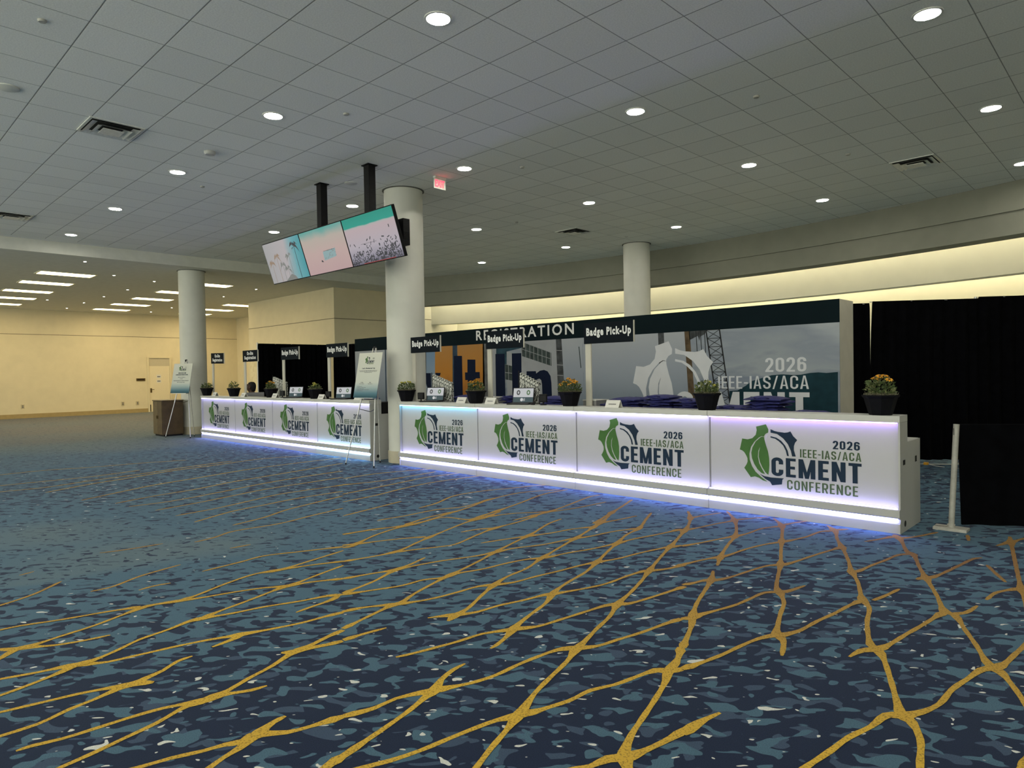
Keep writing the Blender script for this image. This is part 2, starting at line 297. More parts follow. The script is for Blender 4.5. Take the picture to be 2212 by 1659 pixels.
RAIL =  [[(10.159, 2.124), (10.27, 1.294)], [(10.391, 2.12), (10.554, 0.98)], [(10.27, 1.294), (10.347, 0.995)]]
VEINS = '''-3.28,6.57 -3.02,6.21 -2.76,5.69 -2.65,5.32 -2.54,4.98 -2.43,4.7;
-2.39,4.56 -2.3,4.36 -2.23,4.15 -2.13,3.84 -2.04,3.63 -1.97,3.49 -1.85,3.18;
-2.78,6.55 -2.6,6.3 -2.43,5.9 -2.25,5.44 -2.09,5.04 -1.98,4.73 -1.89,4.49 -1.82,4.38 -1.73,4.22 -1.67,4.02 -1.6,3.81 -1.56,3.7 -1.49,3.62 -1.42,3.43;
-2.28,6.57 -2.15,6.39 -2.03,6.09 -1.89,5.8 -1.74,5.46 -1.63,5.18 -1.53,4.98 -1.42,4.69 -1.37,4.57 -1.31,4.48 -1.24,4.2 -1.13,3.88 -1.09,3.84 -1.03,3.74 -0.94,3.52 -0.84,3.26 -0.8,3.17 -0.76,3.14 -0.7,3.02 -0.65,2.8 -0.25,1.25;
-1.71,6.57 -1.62,6.4 -1.48,6.03 -1.42,5.96 -1.3,5.62 -1.2,5.36 -1.06,5 -0.95,4.69 -0.9,4.67 -0.8,4.43 -0.72,4.24 -0.64,4.03 -0.6,3.97 -0.56,3.92 -0.49,3.77 -0.44,3.64 0.14,2.15;
-0.95,6 -0.88,5.83 -0.78,5.6;
-1.24,5.28 -1.2,5.36 -1.17,5.41 -1.13,5.61 -1.09,5.88 -1.05,6.13 -1.01,6.2;
-0.81,5.1 -0.79,5.3 -0.73,5.43 -0.67,5.51 0.36,6.74;
-0.96,7.11 -0.69,5.54 -0.64,5.29 -0.37,3.71;
-0.93,4.66 -0.86,4.75 -0.83,4.94;
-1.33,4.63 -1.3,4.77 -1.27,4.98;
-0.3,5.97 -0.53,4.39 -0.55,4.24 -0.57,4.07 -0.6,3.97 -0.64,3.91 -0.67,3.75 -0.7,3.58 -0.71,3.39 -0.74,3.28 -0.77,3.22 -0.8,3.17 -0.85,3.13 -0.87,2.99 -0.91,2.84 -0.93,2.69 -0.95,2.57 -0.96,2.51 -1.23,0.93;
-0.95,4.69 -0.97,4.57 -1,4.34 -1.03,4.14 -1.05,3.98 -1.07,3.88 -1.09,3.83 -1.14,3.76 -1.16,3.64;
-1.38,4.59 -1.41,4.43 -1.43,4.23 -1.46,4.04 -1.48,3.83 -1.51,3.74 -1.53,3.7 -1.55,3.68 -1.6,3.57 -1.63,3.41 -1.65,3.25 -1.68,3.1 -1.72,2.95;
-1.83,4.41 -1.8,4.46 -1.76,4.65;
-1.83,4.41 -1.9,4.33 -1.92,4.15 -1.94,3.97 -1.98,3.82 -2.02,3.68 -2.03,3.6 -2.07,3.55;
-1.43,5.98 -1.5,5.89 -1.54,5.63 -1.57,5.46 -1.6,5.23 -1.63,5.18;
-1.91,5.85 -1.96,5.62 -2,5.4 -2.03,5.2 -2.07,5.04 -2.14,4.95 -2.19,4.72 -2.23,4.47 -2.28,4.35 -2.32,4.32 -2.36,4.19 -2.39,4.12;
-2.15,6.39 -2.23,6.29 -2.26,6 -2.34,5.72 -2.41,5.56 -2.47,5.31 -2.51,4.97 -2.58,4.79 -2.64,4.55;
-2.58,6.27 -2.68,6.07 -2.7,5.78 -2.74,5.63 -2.8,5.43 -2.86,5.21 -2.92,5.03;
-3.02,6.21 -3.09,5.98 -3.14,5.73 -3.2,5.52;
-2.6,6.3 -2.55,6.47 -2.47,6.65;
-3.03,6.25 -2.94,6.41 -2.84,6.58;
-2.16,6.42 -2.08,6.53;
-1.69,6.51 -1.76,6.32 -1.83,6.15;
-1.65,6.45 -1.56,6.59 -1.45,6.9;
-3.59,6.32 -3.4,6.03 -3.21,5.62 -3.17,5.46;
-3.41,6.05 -3.36,6.25 -3.29,6.46;
-1.41,2.42 -1.41,2.5 -1.4,2.59 -1.38,2.68;
-0.13,4.67 -0.38,3.09 -0.38,3.04 -0.63,1.46;
-1.24,6.96 -1.19,6.73;
-0.99,6.68 -0.93,6.88 -0.86,7.11 -0.4,8.64;
-1.86,3.18 -1.82,3.1 -1.78,2.99 -1.76,2.89 -1.71,2.78 -1.65,2.59 -1.6,2.41 -1.56,2.27 -1.51,2.15 -1.48,2.11 -1.44,2.07 -0.3,0.95;
-1.72,2.95 -1.76,2.89 -1.81,2.85 -1.84,2.73 -1.87,2.59 -1.92,2.47 -1.93,2.33 -1.96,2.22 -1.98,2.15 -2,2.11 -2.02,2.05 -2.05,1.99 -2.07,1.9 -2.09,1.77 -2.11,1.62 -2.14,1.5 -2.18,1.4 -2.69,-0.12;
-1.42,2.46 -1.43,2.36 -1.45,2.25 -1.47,2.17 -1.49,2.12 -1.53,2.07 -1.55,1.99 -1.58,1.94 -2.34,0.53;
-3.84,6.01 -3.72,5.73 -3.55,5.34 -3.5,5.07 -3.38,4.74 -3.31,4.54 -3.17,4.18 -3.08,3.93 -3.02,3.64 -2.96,3.43 -2.86,3.23 -2.79,3 -2.72,2.79 -2.67,2.69 -2.62,2.55 -2.61,2.49;
-4.19,5.82 -4,5.4 -3.91,5.12 -3.81,4.81 -3.71,4.46 -3.62,4.15 -3.57,3.98 -3.47,3.7 -3.44,3.47 -3.38,3.28 -3.28,3.06 -3.16,2.82 -3.13,2.7 -3.09,2.6;
-3.19,5.56 -3.03,5.1 -2.93,4.79 -2.82,4.47 -2.74,4.25 -2.65,4.01 -2.56,3.73 -2.5,3.51 -2.41,3.3 -2.35,3.09 -2.29,2.9 -2.26,2.79 -2.2,2.64 -2.14,2.43 -2.09,2.27 -2.03,2.13 -2,2.05 -1.96,1.95 -1.91,1.81 -1.86,1.69 -1.25,0.21;
-2.63,4.58 -2.66,4.4 -2.74,4.25 -2.77,4.2 -2.79,4.03 -2.8,3.79 -2.85,3.61 -2.9,3.48 -2.94,3.38 -2.97,3.32 -3,3.17 -3.05,2.99 -3.07,2.82 -3.11,2.73 -3.16,2.66 -3.22,2.55;
-2.36,4.1 -2.39,3.89 -2.42,3.7 -2.45,3.57 -2.5,3.51 -2.54,3.44 -2.57,3.26 -2.6,3.06 -2.63,2.89 -2.7,2.78 -2.73,2.72 -2.79,2.6 -2.81,2.44 -2.84,2.3 -2.87,2.17 -2.9,2.08;
-2.07,3.55 -2.1,3.41 -2.13,3.21 -2.17,3.04 -2.2,2.9 -2.26,2.81 -2.29,2.78 -2.33,2.71 -2.35,2.58 -2.36,2.44 -2.36,2.28 -2.39,2.14 -2.43,2.05 -2.46,1.98 -2.49,1.92 -2.53,1.81 -2.53,1.69 -2.57,1.56;
-2.57,2.27 -2.56,2.18 -2.52,2.07 -2.46,1.98 -2.44,1.91 -2.4,1.8 -2.36,1.65 -2.33,1.52 -2.3,1.39;
-2.93,5.05 -3.01,4.85 -3.07,4.59 -3.1,4.38 -3.17,4.18 -3.21,4.03 -3.24,3.82 -3.28,3.61 -3.31,3.39 -3.37,3.27 -3.43,3.17 -3.45,2.96 -3.48,2.77 -3.54,2.62 -3.58,2.55 -3.62,2.49 -3.68,2.38 -3.71,2.26;
-3.23,5.57 -3.29,5.25 -3.36,4.97 -3.39,4.72 -3.44,4.46 -3.51,4.24 -3.56,4.01 -3.63,3.9 -3.68,3.71 -3.71,3.47 -3.78,3.25 -3.77,3.14 -3.84,3.01 -3.85,2.83 -3.92,2.64 -4,2.44;
-5.12,5.06 -5.02,4.75 -5.01,4.52 -4.94,4.26 -4.84,3.95 -4.74,3.66 -4.63,3.35 -4.65,3.14 -4.71,2.89;
-3.56,5.33 -3.66,5.09 -3.71,4.82 -3.78,4.61 -3.84,4.32 -3.95,4.06 -3.98,3.89 -4.02,3.68 -4.12,3.42 -4.18,3.17 -4.2,3.02 -4.25,2.87 -4.31,2.64;
-4.3,3.39 -4.23,3.18 -4.2,3.02 -4.09,2.76 -4.02,2.46;
-3.99,3.88 -3.91,3.66 -3.83,3.39 -3.78,3.2 -3.76,3.12 -3.71,2.96 -3.64,2.76 -3.57,2.61 -3.57,2.53 -3.53,2.37 -3.46,2.11;
-4.37,5.19 -4.33,4.95 -4.21,4.63 -4.15,4.45 -4.07,4.16 -3.99,3.89;
-3.91,5.12 -4.01,4.92 -4.06,4.68 -4.14,4.46 -4.22,4.24 -4.29,4;
-3.28,2.29 -3.3,2.16 -3.31,2.02;
-5.16,3.16 -5.1,3.28 -5.03,3.48 -4.94,3.67 -4.84,3.83;
-4.62,3.33 -4.54,3.53 -4.47,3.68 -4.43,3.82 -4.52,4.14 -4.6,4.47 -4.61,4.81 -4.66,5.14;
-4.6,4.47 -4.69,4.35 -4.73,4.16;
-5.51,3.38 -5.47,3.7 -5.35,3.97 -5.37,4.26 -5.47,4.67;
-5.09,3.12 -5.07,3.2 -5.15,3.31;
-2.57,1.56 -2.6,1.42 -2.63,1.33 -2.69,1.26 -2.71,1.21 -2.7,1.17 -2.73,1.11 -2.75,1.03 -2.79,0.93 -2.82,0.81 -3.31,-0.72;
-2.76,1.39 -2.75,1.33 -2.72,1.26 -2.69,1.2 -2.66,1.14 -2.64,1.07 -2.61,1 -2.02,-0.48;
-2.3,1.39 -2.29,1.33 -2.28,1.3 -2,-0.27;
-3.44,2.1 -3.42,1.99 -3.38,1.85 -3.37,1.78 -3.35,1.71 -3.29,1.59 -3.24,1.44 -3.19,1.32 -3.18,1.25 -3.17,1.19 -3.18,1.13 -3.12,0.98 -3.09,0.85 -3.06,0.73 -3.04,0.61 -2.74,-0.96;
-3.3,2.01 -3.32,1.92 -3.36,1.81 -3.37,1.75 -3.41,1.7;
-3.1,1.47 -3.11,1.4 -3.15,1.32 -3.17,1.28 -3.17,1.22 -3.2,1.15 -3.24,1.05 -3.26,0.93 -3.27,0.78 -3.28,0.67 -3.31,0.57 -3.31,0.52;
-3.73,1.36 -3.72,1.28 -3.66,1.19 -3.63,1.1 -3.61,1.05 -3.61,1 -3.6,0.95 -3.57,0.86 -3.55,0.76 -3.5,0.63 -3.5,0.5 -3.42,-1.1;
-3.55,1.11 -3.59,1.06 -3.62,1 -3.66,0.91 -3.69,0.82 -3.72,0.68 -3.75,0.54 -4.06,-1.03;
-3.7,2.26 -3.72,2.13 -3.73,2 -3.79,1.78 -3.83,1.67 -3.85,1.61 -3.89,1.51 -3.93,1.36 -3.95,1.25 -3.97,1.14 -3.99,1.03 -4.04,0.95 -4.08,0.9 -4.1,0.84 -4.12,0.75 -4.17,0.6 -4.69,-0.91;
-3.82,1.67 -3.79,1.59 -3.77,1.48;
-4,2.44 -4.05,2.36 -4.09,2.2 -4.17,1.97 -4.21,1.78 -4.25,1.66 -4.27,1.59 -4.27,1.53 -4.23,1.42 -4.19,1.24 -4.12,1.11 -4.07,0.98 -4.07,0.9 -4.03,0.83 -3.98,0.69 -3.95,0.57 -3.64,-1;
-4,2.41 -3.96,2.33 -3.94,2.17 -3.92,2.06;
-4.61,2.83 -4.54,2.57 -4.47,2.34 -4.46,2.25 -4.37,1.95 -4.31,1.73 -4.27,1.61;
-4.31,2.64 -4.42,2.43 -4.46,2.28 -4.55,2.15 -4.62,1.96 -4.67,1.77 -4.72,1.64 -4.77,1.47 -4.72,1.32 -4.64,1.13 -4.6,0.96 -4.56,0.8 -4.57,0.74 -4.48,0.65 -3.39,-0.52;
-4.4,1.15 -4.42,1.03 -4.47,0.89 -4.55,0.78 -4.58,0.72 -4.63,0.67 -5.71,-0.5;
-4.71,2.89 -4.81,2.66 -4.88,2.43 -4.92,2.27 -4.85,2.01 -4.74,1.75 -4.72,1.64;
-5,3.07 -4.93,2.72 -4.88,2.43 -4.92,2.27;
-5.11,3.14 -5.27,2.77 -5.36,2.54 -5.33,2.33 -5.3,2.02;
-4.79,-0.61 -5.54,0.81 -5.59,0.92 -5.66,1.03 -5.85,1.22;
-5.14,-0.87 -4.99,0.73 -4.98,0.82 -4.91,1.02 -4.85,1.26 -4.79,1.43;
-5.18,1.54 -5.2,1.65 -5.18,1.75;
-5.41,1.3 -5.41,1.43 -5.54,1.66 -5.63,1.98;
-6.28,1.04 -6.32,1.14;
-12,0.19 -11.89,1.78 -11.85,2.33 -11.81,2.92 -11.97,3.62;
-11.41,0.09 -11.23,1.68 -11.17,2.19 -11.36,2.81 -11.48,3.47 -11.72,4.25 -11.88,5.1;
-10.65,2.07 -10.95,2.61 -11.14,3.16 -11.44,3.91 -11.58,4.71 -11.74,5.61 -11.46,6.37;
-9.59,2.23 -9.91,2.8 -10.13,3.25 -10.34,3.97 -10.58,4.79 -10.66,5.64 -10.66,6.54;
-9.02,2.45 -9.19,2.95 -9.28,3.46 -9.51,4.08 -9.68,4.86 -9.98,6.15;
-8.66,2.49 -8.63,2.94 -8.78,3.56 -9.01,4.3 -9.14,5.08 -9.17,5.65;
-8.17,2.62 -8.25,3.07 -8.36,3.48 -8.52,4.06 -8.57,4.64 -8.61,5.31;
-7.67,2.66 -7.74,3.13 -7.87,3.55 -8.02,4.02 -8.02,4.45 -8,4.93;
-7.18,2.67 -7.42,3.17 -7.49,3.56 -7.57,3.99 -7.57,4.66;
-6.72,2.87 -6.83,3.25 -7.02,3.61 -7.16,4.07 -7.28,4.48;
-6.3,2.34 -6.34,2.53 -6.45,2.75 -6.42,3.21 -6.51,3.61 -6.6,4.06;
-13.23,0.39 -13.27,1.99 -13.29,2.61 -13.07,3.23 -12.96,3.92 -12.72,4.62;
-6.55,1.65 -6.5,1.82 -6.47,2.13;
-5.83,2.46 -5.82,2.64;
-8.49,5.23 -8.51,5.77 -8.39,6.26 -8.2,6.71;
-8.01,4.93 -7.89,5.35 -7.89,5.88 -7.94,6.5;
-7.38,4.54 -7.44,4.92 -7.52,5.47 -7.62,6.09 -7.54,6.61;
-6.93,4.26 -6.98,4.73 -7.13,5.31 -7.2,5.89 -7.1,6.67;
-6.24,3.84 -6.33,4.29 -6.42,4.73;
-5.94,4.61 -6,4.9 -6.2,5.36 -6.17,5.79 -6.02,6.2 -5.93,6.49 -5.81,6.66;
-5.77,3.94 -5.73,4.26 -5.72,4.67 -5.61,4.98 -5.69,5.44 -5.71,6.02 -5.48,6.48;
-5.38,4 -5.48,4.37 -5.49,4.81 -5.69,5.44;
-5.06,3.18 -5.24,3.54 -5.33,3.87 -5.34,4.07;
-5.51,3.38 -5.45,3.68 -5.34,4.07 -5.35,4.47 -5.06,4.57 -5.1,4.78 -5.19,5.22 -5.27,5.55 -5.42,6.12 -5.4,6.54;
-5.05,4.72 -4.93,5.07 -4.7,5.38 -4.6,5.7 -4.55,6.19;
-4.7,4.83 -4.7,5.38 -4.77,5.78 -4.89,6.35 -4.86,6.49;
-4.4,6.49 -4.26,6.08 -4.11,5.59 -3.99,5.23;
-3.99,5.23 -3.92,5.47 -3.87,5.79'''
# ------------------------------------------------------------------ floor: patterned carpet
def idw(ctrl, x, y, p=2.6):
    c = np.array(ctrl); d = np.hypot(c[:, 0] - x, c[:, 1] - y) + .08
    wt = d ** -p
    return float((wt * c[:, 2]).sum() / wt.sum())
def carpet_mats():
    m, nt, b = nmat('patterned_carpet'); N = nt.nodes; Lk = nt.links
    b.inputs['Sheen Weight'].default_value = .09; b.inputs['Sheen Roughness'].default_value = .40; b.inputs['Sheen Tint'].default_value = (.65, .78, 1, 1)
    b.inputs['Roughness'].default_value = .95; b.inputs['Specular IOR Level'].default_value = .1
    tc = N.new('ShaderNodeTexCoord'); at = N.new('ShaderNodeAttribute'); at.attribute_name = 'tint'
    def noise(scale, stretch, off, detail=1.2, dist=.5):
        rt = N.new('ShaderNodeVectorRotate'); rt.rotation_type = 'Z_AXIS'; rt.inputs['Angle'].default_value = math.radians(-44)
        mp = N.new('ShaderNodeMapping'); mp.inputs['Scale'].default_value = (stretch, 1, 1); mp.inputs['Location'].default_value = off
        n = N.new('ShaderNodeTexNoise'); n.inputs['Scale'].default_value = scale; n.inputs['Detail'].default_value = detail
        n.inputs['Roughness'].default_value = .4; n.inputs['Distortion'].default_value = dist
        Lk.new(tc.outputs['Object'], rt.inputs[0]); Lk.new(rt.outputs[0], mp.inputs[0]); Lk.new(mp.outputs[0], n.inputs['Vector'])
        return n.outputs[0]
    def math_(op, a, bb):
        k = N.new('ShaderNodeMath'); k.operation = op
        for i, q in enumerate((a, bb)):
            if isinstance(q, (int, float)): k.inputs[i].default_value = q
            else: Lk.new(q, k.inputs[i])
        return k.outputs[0]
    def rng_(v, a, bb, c=0., d=1.):
        k = N.new('ShaderNodeMapRange'); k.inputs[1].default_value = a; k.inputs[2].default_value = bb; k.inputs[3].default_value = c; k.inputs[4].default_value = d
        Lk.new(v, k.inputs[0]); return k.outputs[0]
    def mix(f, c0, c1):
        k = N.new('ShaderNodeMix'); k.data_type = 'RGBA'; Lk.new(f, k.inputs['Factor'])
        for i, q in ((6, c0), (7, c1)):
            if isinstance(q, tuple): k.inputs[i].default_value = (*q, 1)
            else: Lk.new(q, k.inputs[i])
        return k.outputs[2]
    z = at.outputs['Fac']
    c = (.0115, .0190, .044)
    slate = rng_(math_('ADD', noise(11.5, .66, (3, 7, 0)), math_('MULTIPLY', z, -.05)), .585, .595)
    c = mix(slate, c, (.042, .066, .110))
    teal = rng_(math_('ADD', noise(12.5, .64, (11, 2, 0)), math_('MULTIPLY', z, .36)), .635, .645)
    c = mix(teal, c, mix(rng_(z, 1.0, 1.25), mix(rng_(z, .76, .95), (.060, .118, .165), (.112, .150, .155)), (.128, .125, .112)))  # grey-beige at the top end: wall's warm sheen painted into the carpet colour
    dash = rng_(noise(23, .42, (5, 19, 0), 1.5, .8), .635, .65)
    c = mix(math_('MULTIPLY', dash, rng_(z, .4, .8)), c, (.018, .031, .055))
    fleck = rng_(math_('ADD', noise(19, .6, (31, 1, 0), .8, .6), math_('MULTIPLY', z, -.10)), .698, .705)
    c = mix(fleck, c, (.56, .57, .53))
    fib = N.new('ShaderNodeTexNoise'); fib.inputs['Scale'].default_value = 220; fib.inputs['Detail'].default_value = 2
    Lk.new(tc.outputs['Object'], fib.inputs['Vector'])
    sc_ = N.new('ShaderNodeVectorMath'); sc_.operation = 'SCALE'; Lk.new(c, sc_.inputs[0]); Lk.new(rng_(fib.outputs[0], .3, .7, .78, 1.22), sc_.inputs['Scale'])
    Lk.new(sc_.outputs[0], b.inputs['Base Color'])
    bp = N.new('ShaderNodeBump'); bp.inputs['Strength'].default_value = .25; bp.inputs['Distance'].default_value = .004
    Lk.new(fib.outputs[0], bp.inputs['Height']); Lk.new(bp.outputs[0], b.inputs['Normal'])
    m2, nt, b = nmat('carpet_veins'); N = nt.nodes; Lk = nt.links
    b.inputs['Roughness'].default_value = .95; b.inputs['Specular IOR Level'].default_value = .1
    tc = N.new('ShaderNodeTexCoord'); at = N.new('ShaderNodeAttribute'); at.attribute_name = 'tint'
    n = N.new('ShaderNodeTexNoise'); n.inputs['Scale'].default_value = 110; n.inputs['Detail'].default_value = 3; Lk.new(tc.outputs['Object'], n.inputs['Vector'])
    c = mix(at.outputs['Fac'], (.60, .385, .052), (.235, .130, .064))
    c = mix(math_('MULTIPLY', rng_(n.outputs[0], .53, .60), .55), c, (.12, .085, .03))
    Lk.new(c, b.inputs['Base Color'])
    bp = N.new('ShaderNodeBump'); bp.inputs['Strength'].default_value = .4; bp.inputs['Distance'].default_value = .004
    Lk.new(n.outputs[0], bp.inputs['Height']); Lk.new(bp.outputs[0], b.inputs['Normal'])
    return [m, m2]
def build_floor():
    xs = np.arange(-33, 9.01, .5); ys = np.arange(-8, 20.01, .5)
    v = []; f = []; mi = []; t = []
    for x in xs:
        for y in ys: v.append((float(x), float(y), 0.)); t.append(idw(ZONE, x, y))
    ny = len(ys)
    for i in range(len(xs) - 1):
        for j in range(ny - 1): f.append((i * ny + j, (i + 1) * ny + j, (i + 1) * ny + j + 1, i * ny + j + 1)); mi.append(0)
    lines = []
    for ln in VEINS.replace('\n', '').split(';'):
        P = [np.array([float(a) for a in q.split(',')]) for q in ln.split()]
        if len(P) < 2: continue
        E = [2 * P[0] - P[1]] + P + [2 * P[-1] - P[-2]]; out = []
        for i in range(1, len(E) - 2):
            p0, p1, p2, p3 = E[i - 1:i + 3]; n = max(2, int(np.hypot(*(p2 - p1)) / .045))
            for k in range(n):
                u = k / n
                la, lb, lc = (np.hypot(*(b_ - a_)) + 1e-9 for a_, b_ in ((p0, p1), (p1, p2), (p2, p3))); t1 = (p2 - p0) / (la + lb) * lb; t2 = (p3 - p1) / (lb + lc) * lb
                out.append((2 * u ** 3 - 3 * u * u + 1) * p1 + (u ** 3 - 2 * u * u + u) * t1 + (3 * u * u - 2 * u ** 3) * p2 + (u ** 3 - u * u) * t2)
        out.append(E[-2]); lines.append(np.array(out))
    keep = []
    for l in lines:                                                 # drop strokes traced twice
        if keep:
            o = np.concatenate(keep); d = np.sqrt(((l[:, None, :] - o[None, :, :]) ** 2).sum(-1).min(1))
            if (d < .04).mean() > .6: continue
        keep.append(l)
    lines = keep; lev = []; nodes = []
    for i, l in enumerate(lines):
        used = set()
        for j in range(i):
            d = np.sqrt(((l[:, None, :] - lines[j][None, :, :]) ** 2).sum(-1)); m_ = d.min(1)
            if m_.min() < .12: used.add(lev[j])
            k = 0
            while k < len(m_):                                      # one node per separate meeting
                if m_[k] < .045:
                    e = k
                    while e + 1 < len(m_) and m_[e + 1] < .045: e += 1
                    nodes.append(l[k + int(np.argmin(m_[k:e + 1]))]); k = e
                k += 1
        lev.append(next(a for a in range(99) if a not in used))
    nodes = np.array(nodes)
    allp = np.concatenate(lines); own = np.concatenate([np.full(len(l), i) for i, l in enumerate(lines)])
    for li, l in enumerate(lines):
        dn = np.sqrt(((l[:, None, :] - nodes[None, :, :]) ** 2).sum(-1).min(1))
        wd = .0130 * (1 + 1.35 * np.exp(-(dn / .085) ** 2))
        wd *= 1 + .09 * np.clip(np.hypot(l[:, 0], l[:, 1]) - 5.5, 0, 8); wd *= 1 + .10 * np.sin(np.arange(len(l)) * 1.7 + li)
        tg = np.gradient(l, axis=0); tg /= np.linalg.norm(tg, axis=1)[:, None] + 1e-9; nn = np.stack([-tg[:, 1], tg[:, 0]], 1)
        b0 = len(v)
        for i in range(len(l)):
            zz = .0012 + lev[li] * .0005; ww = wd[i] * (.55 if i in (0, len(l) - 1) else 1)
            h = idw(HUE, *l[i])
            for s in (-1, 1): q = l[i] + s * nn[i] * ww; v.append((float(q[0]), float(q[1]), zz)); t.append(h)
        for i in range(len(l) - 1): f.append((b0 + 2 * i, b0 + 2 * i + 2, b0 + 2 * i + 3, b0 + 2 * i + 1)); mi.append(1)
    me = bpy.data.meshes.new('floor'); me.from_pydata(v, [], f)
    for m in carpet_mats(): me.materials.append(m)
    me.polygons.foreach_set('material_index', mi)
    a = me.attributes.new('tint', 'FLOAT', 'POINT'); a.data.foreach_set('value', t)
    tag(link('floor', me), kind='structure')
build_floor()

# ------------------------------------------------------------------ ceilings
def tile_mat():
    m, nt, b = nmat('acoustic_tile_ceiling'); N = nt.nodes; Lk = nt.links
    b.inputs['Roughness'].default_value = .95; b.inputs['Specular IOR Level'].default_value = .15
    tc = N.new('ShaderNodeTexCoord'); sp = N.new('ShaderNodeSeparateXYZ'); Lk.new(tc.outputs['Object'], sp.inputs[0])
    def mk(op, a, bb=None):
        k = N.new('ShaderNodeMath'); k.operation = op
        for i, q in enumerate((a, bb)):
            if q is None: continue
            if isinstance(q, (int, float)): k.inputs[i].default_value = q
            else: Lk.new(q, k.inputs[i])
        return k.outputs[0]
    tx = mk('DIVIDE', mk('ADD', sp.outputs[0], 4.879), .6115); ty = mk('DIVIDE', mk('SUBTRACT', sp.outputs[1], 3.562), .6115)
    d = mk('MINIMUM', mk('PINGPONG', tx, .5), mk('MULTIPLY', mk('PINGPONG', ty, .5), .8))
    r = N.new('ShaderNodeMapRange'); r.inputs[1].default_value = .003; r.inputs[2].default_value = .010; Lk.new(d, r.inputs[0])
    line = mk('MAXIMUM', r.outputs[0], mk('LESS_THAN', sp.outputs[0], -17.66))
    cb = N.new('ShaderNodeCombineXYZ'); Lk.new(mk('FLOOR', tx), cb.inputs[0]); Lk.new(mk('FLOOR', ty), cb.inputs[1])
    wn = N.new('ShaderNodeTexWhiteNoise'); Lk.new(cb.outputs[0], wn.inputs['Vector'])
    r2 = N.new('ShaderNodeMapRange'); r2.inputs[3].default_value = .80; r2.inputs[4].default_value = .85; Lk.new(wn.outputs[0], r2.inputs[0])
    n = N.new('ShaderNodeTexNoise'); n.inputs['Scale'].default_value = 70; n.inputs['Detail'].default_value = 4; Lk.new(tc.outputs['Object'], n.inputs['Vector'])
    r3 = N.new('ShaderNodeMapRange'); r3.inputs[1].default_value = .3; r3.inputs[2].default_value = .7; r3.inputs[3].default_value = .92; r3.inputs[4].default_value = 1.08; Lk.new(n.outputs[0], r3.inputs[0])
    val = mk('MULTIPLY', mk('MULTIPLY', r2.outputs[0], r3.outputs[0]), mk('ADD', mk('MULTIPLY', line, .68), .32))
    v = N.new('ShaderNodeVectorMath'); v.operation = 'SCALE'; v.inputs[0].default_value = (1, 1, .95); Lk.new(val, v.inputs['Scale'])
    Lk.new(v.outputs[0], b.inputs['Base Color'])
    bp = N.new('ShaderNodeBump'); bp.inputs['Strength'].default_value = .35; bp.inputs['Distance'].default_value = .012
    Lk.new(mk('ADD', mk('MULTIPLY', n.outputs[0], .15), line), bp.inputs['Height']); Lk.new(bp.outputs[0], b.inputs['Normal'])
    return m
ACX, ACY, AR = -8.7, -8.23, 23.5
def cove(r, xa=6.0, xb=-18.0, n=40):
    return [(xa + (xb - xa) * i / n, ACY + math.sqrt(r * r - (xa + (xb - xa) * i / n - ACX) ** 2)) for i in range(n + 1)]
a0 = cove(AR, 6.0, -17.9)
struct('ceiling', MB().prism([(-17.9, -8), (9, -8), (9, a0[0][1])] + a0, ZC, ZC + .1, 'z'), tile_mat())
struct('ceiling_left', MB().box(-32.6, -17.9, -8, 17, ZL, ZC + .1), M['plaster'])
def curved(name, r0, r1, z0, z1, m, xa=6.0, xb=-18.0):
    mb = MB(); A = cove(r0, xa, xb); B = cove(r1, xa, xb); n = len(A)
    vs = [(x, y, z) for z in (z0, z1) for P in (A, B) for x, y in P]
    fs = []
    for i in range(n - 1):
        a, b2, c, d = i, i + 1, n + i + 1, n + i
        fs += [(a, b2, c, d), (2 * n + a, 2 * n + d, 2 * n + c, 2 * n + b2), (a, 2 * n + a, 2 * n + b2, b2), (d, c, 2 * n + c, 2 * n + d)]
    fs += [(0, n, 3 * n, 2 * n), (n - 1, 3 * n - 1, 4 * n - 1, 2 * n - 1)]
    mb.add(vs, fs)
    return struct(name, mb, m, smooth=True)
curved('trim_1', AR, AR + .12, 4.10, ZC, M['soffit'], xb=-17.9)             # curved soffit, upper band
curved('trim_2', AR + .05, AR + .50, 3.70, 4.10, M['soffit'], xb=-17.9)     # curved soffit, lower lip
curved('ceiling_cove', AR + .12, AR + 2.6, 4.40, 4.50, M['cove'])
curved('trim_3', AR + 1.2, AR + 1.52, 3.17, 4.40, M['cove'])                 # lit band hung behind the lip
curved('wall_back', AR + 2.3, AR + 2.45, 0, 4.40, M['cove'])
for nm, r, z, lb in (('upper', AR + 1.02, 4.16, 'long curved light strip hidden above the front lip of the cove'), ('lower', AR + 2.10, 3.62, 'long curved light strip hidden behind the hanging band of the cove')):
    mb = MB(); A = cove(r, 5.5, -17.8); B = cove(r + .06, 5.5, -17.8); n = len(A)
    mb.add([(x, y, z) for x, y in A] + [(x, y, z) for x, y in B] + [(x, y, z + .03) for x, y in A] + [(x, y, z + .03) for x, y in B],
           [q for i in range(n - 1) for q in ((i, i + 1, n + i + 1, n + i), (2 * n + i, 3 * n + i, 3 * n + i + 1, 2 * n + i + 1), (i, 2 * n + i, 2 * n + i + 1, i + 1), (n + i, n + i + 1, 3 * n + i + 1, 3 * n + i))])
    tag(mb.build('cove_light', emit('cove_light_' + nm, (1.0, .93, .70), L_COVE)), lb, 'light strip')

